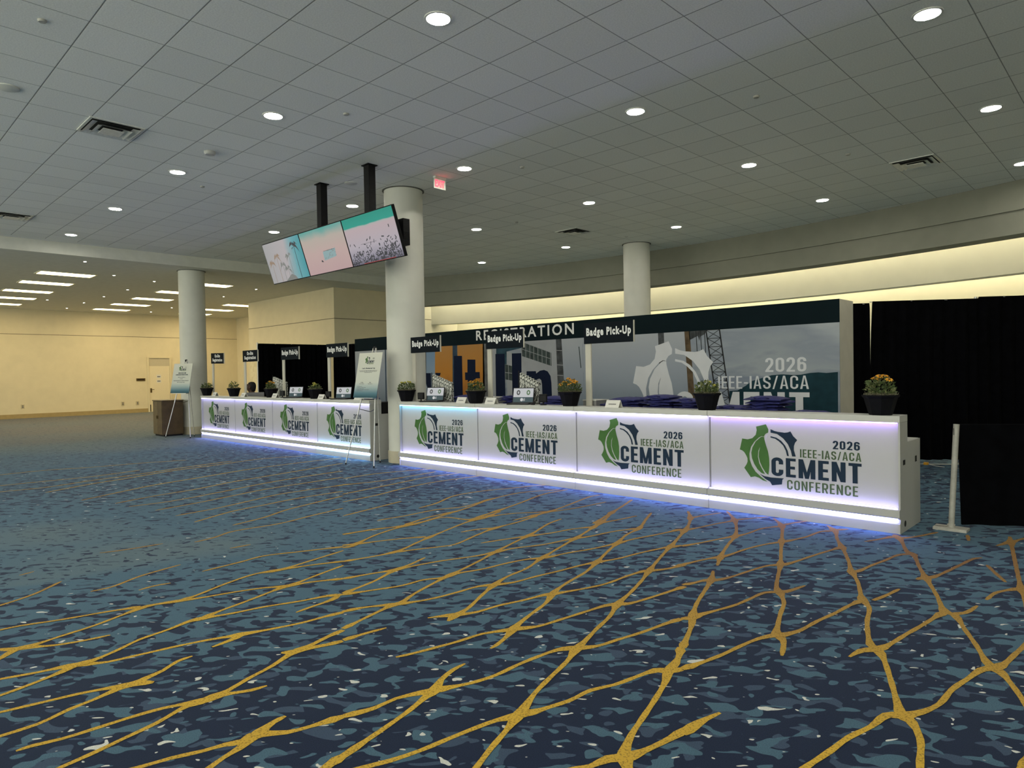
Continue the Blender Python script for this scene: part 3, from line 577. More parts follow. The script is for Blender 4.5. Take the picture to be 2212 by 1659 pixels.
# ------------------------------------------------------------------ walls, door
struct('wall_left', MB().box(-32.7, -32.5, -8, 14.5, 0, ZL), M['cream'])
struct('wall_end', MB().box(-32.7, -25.3, 14.3, 14.5, 0, ZL), M['cream'])
struct('wall_right_blocker', MB().box(7.5, 7.7, -1, 14, 0, ZC), M['cream'])  # unseen wall added to block world light from the right
struct('wall_block', MB().box(-25.4, -19.23, 11.65, 16.5, 0, ZL), M['cream'])
struct('wall_return', MB().box(-19.23, -18.0, 13.9, 16.9, 0, ZL), M['cove'])
struct('baseboard_left', MB().box(-32.5, -32.47, -8, 10.24, 0, .17), M['basebd'])
struct('baseboard_block', MB().box(-25.4, -19.2, 11.62, 11.65, 0, .17), M['basebd'])
gr = mat('shadow_gap', (.16, .14, .09), .9, noise=.05)
struct('trim_4', MB().box(-32.5, -32.494, -8, 14.3, 3.325, 3.345), gr)
struct('trim_5', MB().box(-25.4, -19.224, 11.644, 11.65, 3.325, 3.345), gr)
struct('trim_6', MB().box(-19.23, -19.224, 11.644, 13.9, 3.325, 3.345), gr)
struct('trim_7', MB().box(-18.0, -17.994, 13.9, 16.9, 3.325, 3.345), gr)
d1 = tag(bpy.data.objects.new('door_1', None), kind='structure'); COL.objects.link(d1); d1.location = (-32.5, 10.73, 0)
MB().box(0, .06, -.50, -.43, 0, 2.46).box(0, .06, .43, .50, 0, 2.46).box(0, .06, -.43, .43, 2.40, 2.46).build('frame', M['cream'], d1, bevel=.005)
MB().box(0, .02, -.43, .43, 2.05, 2.40).build('transom_panel', mat('grey_transom', (.50, .45, .33), .7, noise=.04), d1)
MB().box(0, .03, -.425, .425, .01, 2.045).build('leaf', mat('cream_door', (.72, .64, .45), .55, noise=.03), d1, bevel=.004)
h = MB().box(.03, .035, -.40, -.33, .86, 1.06); h.tube([(.03, -.365, 1.0), (.08, -.365, 1.0), (.085, -.25, 1.0)], .012); h.build('handle', M['brass'], d1)
for z0, z1 in ((1.30, 1.44), (1.50, 1.66)): n_ = MB().box(.031, .033, -.13, .06, z0, z1); n_.box(.033, .034, -.10, .03, z0 + .05, z0 + .09, 1); n_.build('notice', [M['paper'], M['ink']], d1)
MB().box(.031, .05, -.42, -.39, .02, .33).build('floor_bolt', M['black'], d1)
tag(MB().box(-32.5, -32.48, 9.78, 10.14, 1.39, 1.51).box(-32.48, -32.478, 9.82, 10.10, 1.43, 1.47, 1).build('room_sign', [M['brass'], M['black']], bevel=.003), 'small dark brass sign plate on the far cream wall left of the door', 'sign')
for y, z, lb in ((5.65, .46, 'wall outlet plate low on the far wall, farthest left'), (9.22, .42, 'wall outlet plate low on the far wall, left of the two near the door'), (9.80, .42, 'wall outlet plate low on the far wall, nearest the door')):
    tag(MB().box(-32.5, -32.485, y - .06, y + .06, z - .085, z + .085).box(-32.485, -32.48, y - .025, y + .025, z - .05, z - .01, 1).box(-32.485, -32.48, y - .025, y + .025, z + .01, z + .05, 1).build('wall_outlet', [mat('outlet_plate', (.50, .43, .27), .5, noise=.02), M['ink']]), lb, 'outlet', 'outlets on the far wall')
tag(MB().box(-25.28, -24.0, 11.62, 11.648, .9, 2.48).build('wall_panel', ramp_mat('speckled_pale_panel', [(.35, (.62, .55, .36)), (.55, (.72, .66, .46)), (.7, (.55, .50, .36))], 'Z', -50, 60, .9, 9)), 'pale speckled panel on the cream wall beside the black drape', 'panel')

# ------------------------------------------------------------------ columns
def column(x, y, top, r, label, ring=True):
    t = thing('column', label, 'column', (x, y, 0), 0, 'round columns')
    MB().lathe([(r, 0.0), (r, top)], 48).build('shaft', M['column'], t, smooth=True)
    MB().lathe([(r + .012, 0), (r + .012, .19), (r + .004, .20), (r, .2)], 48).build('base_cover', M['colbase'], t, smooth=True)
    if ring: MB().lathe([(r, top - .012), (r + .028, top - .010), (r + .028, top), (r, top)], 48).build('ceiling_ring', mat('dark_ceiling_ring', (.10, .10, .09), .7, noise=.05), t, smooth=True)
    return t
column(-18.65, 7.02, ZL, .325, 'round grey column beside the brown cabinet at the left end of the counters')
c2 = column(-9.31, 7.02, ZC, .325, 'round white column standing between the two runs of counters')
MB().box(-.005, .005, -.045, .045, .42, .56).build('outlet_plate', M['column'], c2, loc=(.325 * math.cos(math.radians(215)), .325 * math.sin(math.radians(215)), 0)).rotation_euler = (0, 0, math.radians(215))
column(-9.37, 14.16, ZC, .325, 'round white column rising behind the printed backdrop')

# ------------------------------------------------------------------ ceiling fittings
lens = emit('downlight_lens', (1, .955, .84), L_DOWN); ringm = mat('downlight_trim', (.7, .7, .66), .4, noise=.02)
lens_me = MB().lathe([(.0001, 0), (.100, 0), (.100, .004), (.0001, .004)], 32).data('lens', lens)
ring_me = MB().lathe([(.100, .004), (.104, -.006), (.122, -.004), (.124, .004)], 32).data('trim_ring', ringm, smooth=True)
def downlight(x, y, z, label, s=1.0, group='recessed downlights'):
    t = thing('downlight', label, 'ceiling light', (x, y, z - .004), 0, group); t.scale = (s, s, 1)
    link('lens', lens_me, t); link('trim_ring', ring_me, t)
ROW = [(3.866, [-4.573, -7.643, -10.71, -13.76, -16.83], 'the nearest row', 'right'), (6.925, [-4.568, -7.645, -10.724, -13.771], 'the row above the counters', 'right'),
       (10.01, [-1.518, -4.574, -7.642, -10.698], 'the row over the printed backdrop', 'right'), (13.11, [-1.588, -4.58, -7.646, -10.759, -13.813], 'the row nearest the curved soffit', 'right')]
ORD = ['first', 'second', 'third', 'fourth', 'fifth']
for y, xs, rn, side in ROW:
    for i, x in enumerate(xs): downlight(x, y, ZC, f'round recessed downlight, {ORD[i]} from the right in {rn}')
for x, y in ((-1.51, 3.866), (1.55, 3.866), (-1.51, .81), (-4.57, .81), (-7.64, .81), (-10.71, .81), (1.55, .81), (-1.51, -2.25), (-4.57, -2.25), (-7.64, -2.25), (1.55, 6.925), (-1.51, 6.925)):
    downlight(x, y, ZC, 'lit round recessed downlight overhead, beyond the edge of the photograph', group='downlights outside the frame')
small = [((-20.63, 5.72), 'between the first and second big lights'), ((-21.2, 6.93), 'just left of the grey column'), ((-23.68, 6.94), 'second in the line left of the grey column'), ((-26.13, 6.92), 'third in the line left of the grey column'), ((-28.57, 6.91), 'fourth in the line left of the grey column'), ((-31.14, 6.94), 'last in the line, nearest the far wall'), ((-28.29, 5.72), 'among the left hand row of big lights'), ((-18.63, 4.55), 'closest to the edge of the tiled ceiling'), ((-21.16, 9.98), 'right of the grey column, nearest'), ((-23.76, 10.02), 'right of the grey column, second'), ((-28.7, 10.01), 'behind the grey column, second from the far wall'), ((-30.96, 9.96), 'behind the grey column, nearest the far wall')]
for (x, y), lb in small: downlight(x, y, ZL, 'small downlight in the low ceiling, ' + lb, .30, 'small downlights of the low ceiling')
tl = emit('troffer_tube', (1, .80, .45), L_TROF); th = mat('troffer_housing', (.7, .66, .5), .5, noise=.02)
lens_t = MB().box(-.29, .29, -.62, .62, 0, .004).data('diffuser', tl); hous = MB()
for a in ((-.33, .33, -.66, -.62), (-.33, .33, .62, .66), (-.33, -.29, -.62, .62), (.29, .33, -.62, .62)): hous.box(*a, -.012, .005)
hous_me = hous.data('frame', th)
for ri, (y, xs, rn) in enumerate(((4.72, (-21.15, -23.4, -25.85, -28.2, -30.6), 'left hand row'), (8.42, (-21.0, -23.5, -25.95, -28.4, -30.8), 'middle row'), (11.75, (-26.3, -28.6, -30.9), 'row by the corner wall'))):
    for i, x in enumerate(xs):
        t = thing('troffer_light', f'bright rectangular recessed ceiling light, {ORD[i]} from the front in the {rn}', 'ceiling light', (x, y, ZL - .005), 0, 'troffers of the low ceiling')
        link('diffuser', lens_t, t); link('frame', hous_me, t)
def vent(x, y, z, label):
    t = thing('ceiling_vent', label, 'vent', (x, y, z), 0, 'ceiling vents')
    MB().box(-.285, .285, -.285, .285, -.003, -.001).build('duct', M['void'], t)
    f = MB()
    for r in ((-.3, .3, -.3, -.27), (-.3, .3, .27, .3), (-.3, -.27, -.27, .27), (.27, .3, -.27, .27)): f.box(*r, -.012, 0)
    f.build('frame', M['chrome'], t)
    for k, (ro, ri, zo, zi) in enumerate(((.268, .195, -.030, -.006), (.190, .118, -.045, -.012), (.115, .0, -.05, -.03))):
        m = MB(); o = [(-ro, -ro, zo), (ro, -ro, zo), (ro, ro, zo), (-ro, ro, zo)]; i_ = [(-ri, -ri, zi), (ri, -ri, zi), (ri, ri, zi), (-ri, ri, zi)]
        if ri: m.add(o + i_, [(0, 1, 5, 4), (1, 2, 6, 5), (2, 3, 7, 6), (3, 0, 4, 7)])
        else: m.box(-ro, ro, -ro, ro, zo, zo + .006)
        m.build('louver', M['chrome'], t)
vent(-9.41, 2.62, ZC, 'square metal ceiling vent at the upper left of the tiled ceiling')
vent(-15.6, 2.62, ZC, 'square metal ceiling vent at the far left edge of the photograph')
vent(-2.74, 11.81, ZC, 'square metal ceiling vent at the right, above the black drapes')
vent(-9.44, 11.80, ZC, 'square metal ceiling vent in front of the white column behind the backdrop')
def disc(name, x, y, r, hgt, m, label, cat, group=None, z=ZC):
    tag(MB().lathe([(r, 0), (r, -hgt * .5), (r * .8, -hgt), (.0001, -hgt)][::-1], 24).build(name, m, None, (x, y, z), smooth=True), label, cat, group)
disc('smoke_detector', -9.455, 3.845, .075, .045, M['white'], 'round white smoke detector on the tiled ceiling near the upper left vent', 'smoke detector')
disc('ceiling_speaker', -9.48, 6.1, .10, .012, M['plaster'], 'round pale speaker grille between the poles of the hanging screens', 'speaker')
disc('ceiling_speaker', -8.81, 1.48, .11, .02, M['plaster'], 'round pale speaker grille at the far left edge of the tiled ceiling', 'speaker')
for x, y, lb in ((-6.97, 1.43, 'near the top left corner of the photograph'), (-7.0, 4.46, 'left of the screen poles, high up'), (-3.36, 7.56, 'right of the downlight in the upper right'), (-7.0, 7.52, 'right of the red exit sign'), (-9.64, 10.16, 'behind the exit sign, above the backdrop'), (-11.25, 4.44, 'below the smoke detector at left'), (-8.98, 13.15, 'just above the column behind the backdrop'), (-3.33, 10.58, 'left of the vent above the black drapes')):
    disc('sprinkler_cap', x, y, .035, .018, M['alumat'], 'small round sprinkler cap on the ceiling ' + lb, 'sprinkler', 'sprinkler caps')
t = thing('exit_sign', 'red EXIT sign hanging from the ceiling beside the middle column', 'exit sign', (-8.255, 6.945, ZC))
MB().box(-.03, .03, -.11, .11, -.025, 0).build('canopy', M['acry'], t)
MB().box(-.004, .004, -.12, .12, -.19, -.025).build('panel', M['acry'], t, bevel=.004)
e = MB(); put_text(e, 'EXIT', -.095, .095, -.165, -.05, 0, 0, .03); e.v = [(.0055, p[0], p[2]) for p in e.v]; e.build('lettering', M['red'], t)
# ------------------------------------------------------------------ registration counters
def logo_meshes():
    out = []
    g = MB()
    for k, mi in (('gear', 0), ('leaf', 0), ('navy1', 1), ('navy2', 1), ('navy3', 1), ('fold', 2)): g.flat(LOGO[k], .0555, mi)
    out.append(g.data('emblem', [M['green'], M['navy'], M['lav']], fixn=False))
    t = MB()
    cond_text(t, '2026', 1.259, 1.496, .711, .791, .0555, 0, .17, .12)
    cond_text(t, 'IEEE-IAS/ACA', .953, 1.508, .610, .690, .0555, 1, .15, .11)
    cond_text(t, 'CEMENT', .669, 1.510, .405, .592, .0555, 0, .172, .10)
    cond_text(t, 'CONFERENCE', .824, 1.478, .283, .378, .0555, 1, .138, .13)
    out.append(t.data('lettering', [M['navy'], M['olive']], fixn=False))
    return out
EMB, LET = logo_meshes()
UW = 1.826
LAV = (.46, .42, 1.0); LAVW = (.54, .50, 1.0); CYAN = (.16, .62, 1.0); PURP = (.46, .28, 1.0); BLUEL = (.33, .60, 1.0)
LOWC = {LAV: (.33, .35, 1.0)}
_led = {}
def led(c, k=1.0):
    key = (c, k)
    if key not in _led: _led[key] = emit('led_strip', c, L_LED * k)
    return _led[key]
body_me = MB().box(.003, UW - .003, .070, .245, 0, .985).box(.003, UW - .003, .245, .675, 0, .785).data('body', M['white'])
top_me = MB().box(.002, UW - .002, 0, .248, .985, 1.045).data('top', M['whitetop'], bevel=.004)
shelf_me = MB().box(.002, UW - .002, .249, .68, .785, .800).data('work_shelf', M['whitetop'], bevel=.002)
pan_me = MB().box(.010, UW - .010, .057, .0695, .2155, .984).data('front_panel', M['panel'])
ledge_me = MB().prism([(.07, .215), (-.012, .215), (-.020, .207), (-.020, .150), (-.008, .137), (.07, .137)], .002, UW - .002, 'x').data('ledge', M['white'])
kick_me = MB().prism([(.07, 0), (.012, 0), (.012, .085), (.017, .098), (.027, .108), (.030, .120), (.030, .136), (.07, .136)], .002, UW - .002, 'x').data('kick_panel', M['white'])
def strip_me(y0, y1, z0, z1, c, k): return MB().box(.014, UW - .014, y0, y1, z0, z1).data('light_strip', led(c, k))
end_prof = [(.0, 0), (.68, 0), (.68, .798), (.248, .798), (.248, .984), (.012, .984), (.012, .215), (-.012, .215), (-.020, .207), (-.020, .150), (-.008, .137), (.020, .125), (.008, .098), (0, .085)]
def counter(x, label, top=LAV, mid=LAV, low=LAV, end=None, group='lit registration counters'):
    t = thing('registration_counter', label, 'counter', (x, YF, 0), 0, group)
    link('body', body_me, t); link('top', top_me, t); link('work_shelf', shelf_me, t)
    p = link('front_panel', pan_me, t); link('emblem', EMB, p); link('lettering', LET, p)
    link('ledge', ledge_me, t); link('kick_panel', kick_me, t)
    link('light_strip', strip_me(.014, .030, .976, .985, top, .95), t)
    link('light_strip', strip_me(.004, .032, .2155, .222, mid, .72), t)
    link('light_strip', strip_me(-.004, .022, .129, .1365, LOWC.get(low, low), 2.2), t)
    if end:
        xa, xb = (UW - .003, UW + .012) if end == 'right' else (-.012, .003)
        ep = MB().prism(end_prof, xa, xb, 'x').build('end_panel', M['white'], t)
        xs = (xb, xb + .001) if end == 'right' else (xa - .001, xa)
        MB().box(*xs, .10, .17, .60, .645).build('cable_slot', M['void'], ep)
        MB().box(*xs, .50, .56, .59, .645).build('cable_slot', M['void'], ep)
        MB().lathe([(.0001, 0), (.028, 0), (.028, .0015), (.0001, .0015)], 20).build('cable_hole', M['void'], ep, loc=(xs[0], .16, .07)).rotation_euler = (0, math.pi / 2, 0)
        MB().box(xa, xb + .0005, .0, .25, .985, 1.045).build('top_cap', M['whitetop'], t, bevel=.002)
    return t
XR = [-8.99 + UW * i for i in range(4)]; XL = [-17.153 + UW * i for i in range(4)]
counter(XR[3], 'white lit conference counter nearest the camera, at the right end of the near run', PURP, LAV, LAV, 'right')
counter(XR[2], 'white lit conference counter second from the right in the near run', LAVW, LAV, LAV)
counter(XR[1], 'white lit conference counter third from the right in the near run', LAVW, LAV, LAV)
counter(XR[0], 'white conference counter with the cyan top light, next to the middle column', CYAN, LAV, LAV, 'left')
counter(XL[3], 'white lit conference counter behind the middle easel, with pale blue lower light', LAVW, BLUEL, BLUEL, 'right')
counter(XL[2], 'white lit conference counter second from the right in the far run', LAV, LAV, LAV)
counter(XL[1], 'white lit conference counter third from the right in the far run', LAV, LAV, LAV)
counter(XL[0], 'white lit conference counter at the far left end of the far run', LAV, LAV, LAV, 'left')
ZT = 1.045; ZS = .80

# ------------------------------------------------------------------ flower pots
def leaf_blob(n, R, H, z0, seed, size=.035, spread=1.0):
    r = random.Random(seed); mb = MB()
    for _ in range(n):
        a = r.uniform(0, 2 * math.pi); u = r.random(); q = R * math.sqrt(r.random()) * spread
        z = z0 + H * u * (1 - .45 * (q / R) ** 2); p = Vector((q * math.cos(a), q * math.sin(a), z))
        d = Vector((math.cos(a) * q / R + r.uniform(-.5, .5), math.sin(a) * q / R + r.uniform(-.5, .5), r.uniform(.0, 1.0))).normalized()
        s = d.cross(Vector((r.uniform(-1, 1), r.uniform(-1, 1), .3))).normalized(); L = size * r.uniform(.7, 1.4); W = L * .34; nrm = s.cross(d)
        mb.add([p, p + d * L * .5 + s * W + nrm * W * .3, p + d * L, p + d * L * .5 - s * W + nrm * W * .3, p + d * L * .55], [(0, 1, 4), (1, 2, 4), (2, 3, 4), (3, 0, 4)], 0 if r.random() < .65 else 1)
    return mb
pot_me = MB().lathe([(.0001, .0), (.098, .0), (.105, .01), (.148, .165), (.165, .18), (.168, .196), (.155, .197), (.148, .185), (.0001, .183)], 8, ph=math.pi / 8).data('pot', M['pot'])
moss_mb = MB(); _r = random.Random(3)
for _ in range(420):
    a = _r.uniform(0, 6.283); q = .15 * math.sqrt(_r.random()); p = Vector((q * math.cos(a), q * math.sin(a), .188)); d = Vector((_r.uniform(-1, 1), _r.uniform(-1, 1), _r.uniform(.1, .8))) * _r.uniform(.03, .06)
    s = Vector((-d.y, d.x, 0)).normalized() * .0022; mb_m = p + d * .5 + Vector((0, 0, .012))
    moss_mb.add([p - s, p + s, mb_m + s, mb_m - s, p + d], [(0, 1, 2, 3), (3, 2, 4)])
moss_mb.lathe([(.0001, .199), (.08, .196), (.14, .186)], 16)
moss_me = moss_mb.data('moss', M['moss'])
def flower_me(kind):
    mb = MB()
    if kind == 'open':
        for k in range(9):
            a = 2 * math.pi * k / 9; c, s = math.cos(a), math.sin(a)
            mb.add([(0, 0, 0), (.022 * c - .010 * s, .022 * s + .010 * c, .006), (.040 * c, .040 * s, -.006), (.022 * c + .010 * s, .022 * s - .010 * c, .006)], [(0, 1, 2, 3)], 0)
        mb.lathe([(.012, .0), (.010, .009), (.0001, .012)], 8, mi=1)
    else: mb.lathe([(.0001, -.016), (.012, -.014), (.020, .0), (.015, .012), (.0001, .016)], 10, mi=0)
    mb.tube([(0, 0, -.002), (.004, 0, -.05), (.0, 0, -.11)], .0025, 5, mi=2)
    return mb.data('flower', [M['petal'] if kind == 'open' else M['bud'], M['brass'], M['leaf']])
FL = {k: flower_me(k) for k in ('open', 'bud')}
def flower_pot(x, label, seed, nl, R, H, kinds, y=6.70, s=.93, grp='flower pots along the counters'):
    t = thing('flower_pot', label, 'flower pot', (x, y, ZT), seed * .7, grp); t.scale = (s, s, s)
    link('pot', pot_me, t); tag(link('moss', moss_me, t), kind='stuff')
    leaf_blob(nl, R, H, .19, seed).build('foliage', [M['leaf'], M['leaf2']], t, fixn=False)
    r = random.Random(seed * 13)
    for k in kinds:
        a = r.uniform(0, 6.283); q = R * .95 * math.sqrt(r.random())
        link('flower', FL[k], t, (q * math.cos(a), q * math.sin(a), .19 + H * (1.04 - .4 * (q / R) ** 2) + r.uniform(-.02, .02)), (r.uniform(-.5, .5), r.uniform(-.5, .5), a))
O, B_ = 'open', 'bud'
flower_pot(-1.85, 'black pot of yellow flowers at the right end, against the black drape', 1, 260, .12, .19, [O] * 7)
flower_pot(-3.563, 'black pot of plain green leaves without flowers, second from the right', 2, 240, .115, .15, [B_] * 2)
flower_pot(-5.466, 'black pot with a wide dome of orange flowers, third from the right', 3, 320, .14, .17, [O] * 16)
flower_pot(-7.232, 'black pot of yellow flowers left of the near run laptop with the mouse', 4, 240, .12, .16, [O] * 8)
flower_pot(-8.90, 'black pot of tall sparse stems in front of the middle column', 5, 200, .13, .15, [B_] * 8)
flower_pot(-11.80, 'black pot of round yellow green buds, on the far run before the drape', 6, 110, .11, .12, [B_] * 9)
flower_pot(-13.62, 'black pot of bright orange flowers below the far Badge Pick-Up sign at left', 7, 220, .10, .17, [O] * 9)
flower_pot(-15.45, 'black pot of green leaves on the far run beside the seated person', 8, 170, .105, .17, [B_])
flower_pot(-17.0, 'black pot of leaves at the far left end of the far run', 9, 220, .12, .14, [B_] * 3)

# ------------------------------------------------------------------ signs on posts
def post_sign(x, lines, label, tilt=0.0):
    t = thing('post_sign', label, 'sign', (x, 6.895, ZS), 0, 'black signs on white posts')
    MB().box(0, .088, -.012, .012, 0, 1.05).build('post', M['offwhite'], t, bevel=.003)
    MB().box(-.0, .09, -.03, .03, 0, .006).build('post_foot', M['offwhite'], t)
    b = MB().box(-.006, .748, -.030, -.0125, 1.035, 1.293).build('board', [M['signblk']], t, bevel=.001)
    MB().box(.748, .756, -.032, -.010, 1.033, 1.296).build('edge_trim', M['offwhite'], t)
    l = MB()
    if len(lines) == 1: put_text(l, lines[0], .035, .715, 1.105, 1.235, -.0312, 0, .046, 1.22)
    else:
        put_text(l, lines[0], .22, .53, 1.185, 1.265, -.0312, 0, .046, 1.22); put_text(l, lines[1], .09, .66, 1.065, 1.165, -.0312, 0, .046, 1.22)
    l.build('lettering', M['signtxt'], b, fixn=False)
    if tilt: t.rotation_euler = (0, tilt, 0)
for x, lb in ((-5.352, 'rightmost of all signs'), (-7.172, 'covering part of the big heading'), (-8.975, 'against the middle column'), (-11.637, 'beside the left backdrop end'), (-13.462, 'before the black drape')):
    post_sign(x, ['Badge Pick-Up'], 'black Badge Pick-Up sign on white post ' + lb)
post_sign(-15.31, ['On-Site', 'Registration'], 'black On-Site Registration sign on white post above the seated person')
post_sign(-17.13, ['On-Site', 'Registration'], 'black On-Site Registration sign on a white post next to the grey column', .02)

# ------------------------------------------------------------------ name tents, laptops, cameras, bins, lanyards, bags
def tent(x, label, y=6.67):
    t = thing('name_tent', label, 'name card', (x, y, ZT), 0, 'folded name cards on the counters')
    m = MB(); m.prism([(-.045, 0), (-.003, .088), (.003, .088), (.045, 0), (.041, 0), (.0, .082), (-.041, 0)], -.10, .10, 'x'); m.build('card', M['paper'], t)
    k = MB(); n = random.Random(int(x * 100)); u = -.055
    while u < .05: w_ = n.uniform(.006, .014); k.add([(u, -.0305, .034), (u + w_, -.0305, .034), (u + w_, -.0248, .046), (u, -.0248, .046)], [(0, 1, 2, 3)]); u += w_ + .004
    k.build('print', M['ink'], t, fixn=False)
for x, lb in ((-4.767, 'in front of the blue bags, right of the white post'), (-6.88, 'between the pot and the laptop on the near run'), (-7.50, 'left of the pot of yellow flowers on the near run'), (-10.25, 'on the far run behind the middle easel'), (-11.50, 'on the far run by the right hand sign post'), (-13.36, 'on the far run by the pot of orange flowers'), (-14.85, 'on the far run in front of the grey laptop'), (-16.42, 'on the far run, farthest left')):
    tent(x, 'folded white name card ' + lb)
scr_w = emit('laptop_screen_white', (.80, .82, .84), 0.25, (.02, .02, .02)); scr_d = emit('laptop_screen_band', (.015, .05, .065), 0.36, (.02, .02, .02)); scr_l = emit('laptop_screen_logo', (.9, .9, .9), 0.27, (.02, .02, .02)); scr_g = emit('laptop_screen_green', (.08, .2, .06), 0.27, (.02, .02, .02)); scr_k = emit('laptop_screen_ink', (.03, .03, .04), 0.27, (.02, .02, .02))
def laptop(x, label, rz, s=1.0):
    t = thing('laptop', label, 'laptop', (x, 6.74, ZT), rz, 'check-in laptops'); t.scale = (s, s, s)
    MB().box(-.16, .16, -.11, .09, 0, .018).box(-.14, .14, -.09, .02, .018, .0195, 1).build('base', [M['dark'], M['mouse']], t, bevel=.003)
    a = math.radians(14)
    def tip(mb):
        mb.v = [(p[0], .085 + p[1] + math.sin(a) * p[2], .018 + math.cos(a) * p[2]) for p in mb.v]; return mb
    l = tip(MB().box(-.16, .16, -.005, .007, 0, .215)).build('lid', M['dark'], t, bevel=.002)
    s_ = MB().rect(-.15, .15, .08, .205, -.0062, 0).rect(-.15, .15, .008, .08, -.0062, 1)
    for cx, mi in ((-.075, 3), (.075, 2)): s_.flat([(cx + .028 * math.cos(k * .52), .145 + .036 * math.sin(k * .52)) for k in range(12)], -.0068, mi); s_.flat([(cx + .012 * math.cos(k * .52), .145 + .018 * math.sin(k * .52)) for k in range(12)], -.0072, 0)
    s_.flat([(-.02 + .022 * math.cos(k * .5), .044 + .024 * math.sin(k * .5)) for k in range(12)], -.0068, 4); s_.rect(.006, .012, .025, .06, -.0068, 4).rect(.022, .028, .025, .065, -.0068, 4)
    tip(s_).build('screen', [scr_w, scr_d, scr_g, scr_k, scr_l], l, fixn=False)
laptop(-8.30, 'open black laptop on the near run, next to the middle column', .35)
laptop(-6.38, 'open black laptop on the near run, in the middle of the counter', .35)
laptop(-12.75, 'open black laptop on the far run, left of the green bud pot', .5)
laptop(-10.95, 'open black laptop on the far run, beside the middle easel', .5)
def webcam(x, label, rz=.4):
    t = thing('badge_camera', label, 'camera', (x, 6.73, ZT), rz, 'black cameras on the counters')
    MB().lathe([(.0001, 0), (.045, 0), (.045, .008), (.012, .014), (.010, .04), (.0001, .04)], 16).build('stand', M['dark'], t, smooth=True)
    b = MB().box(-.052, .052, -.022, .022, .038, .145).build('body', M['black'], t, bevel=.006)
    MB().rect(-.04, .04, .055, .13, -.0225).build('grille', M['dark'], b, fixn=False)
webcam(-8.56, 'small black square device on a stand, by the laptop next to the middle column')
webcam(-5.95, 'small black square device on a stand, left of the orange flowers')
webcam(-13.18, 'small black square device on a stand, by the left far run sign post')
webcam(-11.37, 'small black square device on a stand, left of the laptop by the middle easel')
cb = MB().tube([(-8.50, 6.72, 1.05), (-8.47, 6.70, 1.052), (-8.44, 6.74, 1.09), (-8.43, 6.75, 1.13), (-8.415, 6.75, 1.12), (-8.42, 6.73, 1.06), (-8.40, 6.70, 1.05)], .004, 6)
tag(cb.build('cable', M['dark'], smooth=True), 'looped black cable between the device and the laptop by the middle column', 'cable')
tag(MB().lathe([(.0001, 0), (.03, 0), (.034, .012), (.022, .03), (.0001, .034)], 16).build('mouse', M['dark'], None, (-6.13, 6.72, ZT), smooth=True), 'small dark computer mouse right of the middle laptop on the near run', 'mouse')
def bin_(x, w_, h, label):
    t = thing('storage_bin', label, 'bin', (x, 7.06, ZS), 0, 'grey bins behind the counter')
    m = MB().box(-w_ / 2, w_ / 2, -.13, .13, 0, .012); T = .008
    m.box(-w_ / 2, w_ / 2, -.13, -.13 + T, .012, h).box(-w_ / 2, w_ / 2, .13 - T, .13, .012, h).box(-w_ / 2, -w_ / 2 + T, -.13 + T, .13 - T, .012, h).box(w_ / 2 - T, w_ / 2, -.13 + T, .13 - T, .012, h)
    m.build('tub', M['bin'], t); MB().box(-w_ / 2 - .006, w_ / 2 + .006, -.136, .136, h, h + .012).build('lid', M['whitetop'], t, bevel=.002)
bin_(-7.215, .27, .315, 'grey bin with a white lid behind the counter, left of the middle laptop')
bin_(-5.33, .21, .305, 'grey bin with a white lid behind the counter, right of the orange flowers')
t = thing('laptop', 'grey laptop seen from the back, in front of the seated person', 'laptop', (-15.20, 7.10, ZS), -2.1)
MB().box(-.20, .20, -.12, .14, 0, .02).build('base', M['mouse'], t, bevel=.004); MB().prism([(.14, .02), (.155, .02), (.19, .33), (.175, .33)], -.20, .20, 'x').build('lid', M['mouse'], t, bevel=.003)
t = thing('computer_tower', 'black box with white mark on the far run end, beside the middle column', 'computer', (-10.05, 7.07, ZS))
MB().box(-.13, .2, -.19, .19, 0, .20).build('case', M['black'], t, bevel=.004); MB().box(.2005, .201, -.06, -.03, .04, .10).build('mark', M['signtxt'], t)
zebra = ramp_mat('black_white_ribbon', [(.42, (.03, .035, .03)), (.47, (.62, .63, .58)), (.56, (.70, .70, .66)), (.62, (.10, .11, .10))], 'Z', -80, 80, 1.4, 55, (1, 1, .5))
lan_me = None
def lanyards(x0, x1, z0, z1, n, label, seed):
    t = thing('lanyard_rack', f'slim black rack holding the {label} ribbon row', 'rack', (x0 - .03, 7.0, ZS), 0, 'ribbon racks')
    MB().box(-.05, .06, -.09, .09, 0, .01).build('foot', M['dark'], t); MB().tube([(0, 0, .01), (0, 0, z0 - ZS + .02)], .007).build('pole', M['dark'], t)
    MB().tube([(0, 0, z0 - ZS - .03), (x1 - x0 + .06, 0, z1 - ZS - .03)], .006).build('arm', M['dark'], t)
    r = random.Random(seed)
    for i in range(n):
        u = (i + .5) / n; x = x0 + (x1 - x0) * u; z = z0 + (z1 - z0) * u; w_ = (x1 - x0) / n * .46; L = min(.50, z - ZS - .04) + r.uniform(-.02, .02)
        prof = [(-.02, -L), (-.026, -L * .5), (-.022, -.02), (-.012, 0), (.012, 0), (.022, -.02), (.026, -L * .5), (.02, -L), (.008, -L), (.010, -.04), (-.010, -.04), (-.008, -L)]
        m = MB().prism(prof, -w_, w_, 'x')
        tag(m.build('lanyard_bundle', zebra, None, (x, 7.0 + r.uniform(-.006, .006), z), bevel=.004), f'patterned ribbon bundle, {["first","second","third","fourth","fifth","sixth","seventh","eighth"][i]} from left in the {label} row', 'lanyards', 'patterned ribbon bundles, ' + label + ' row')
lanyards(-8.58, -8.10, 1.485, 1.345, 8, 'left near counter', 1)
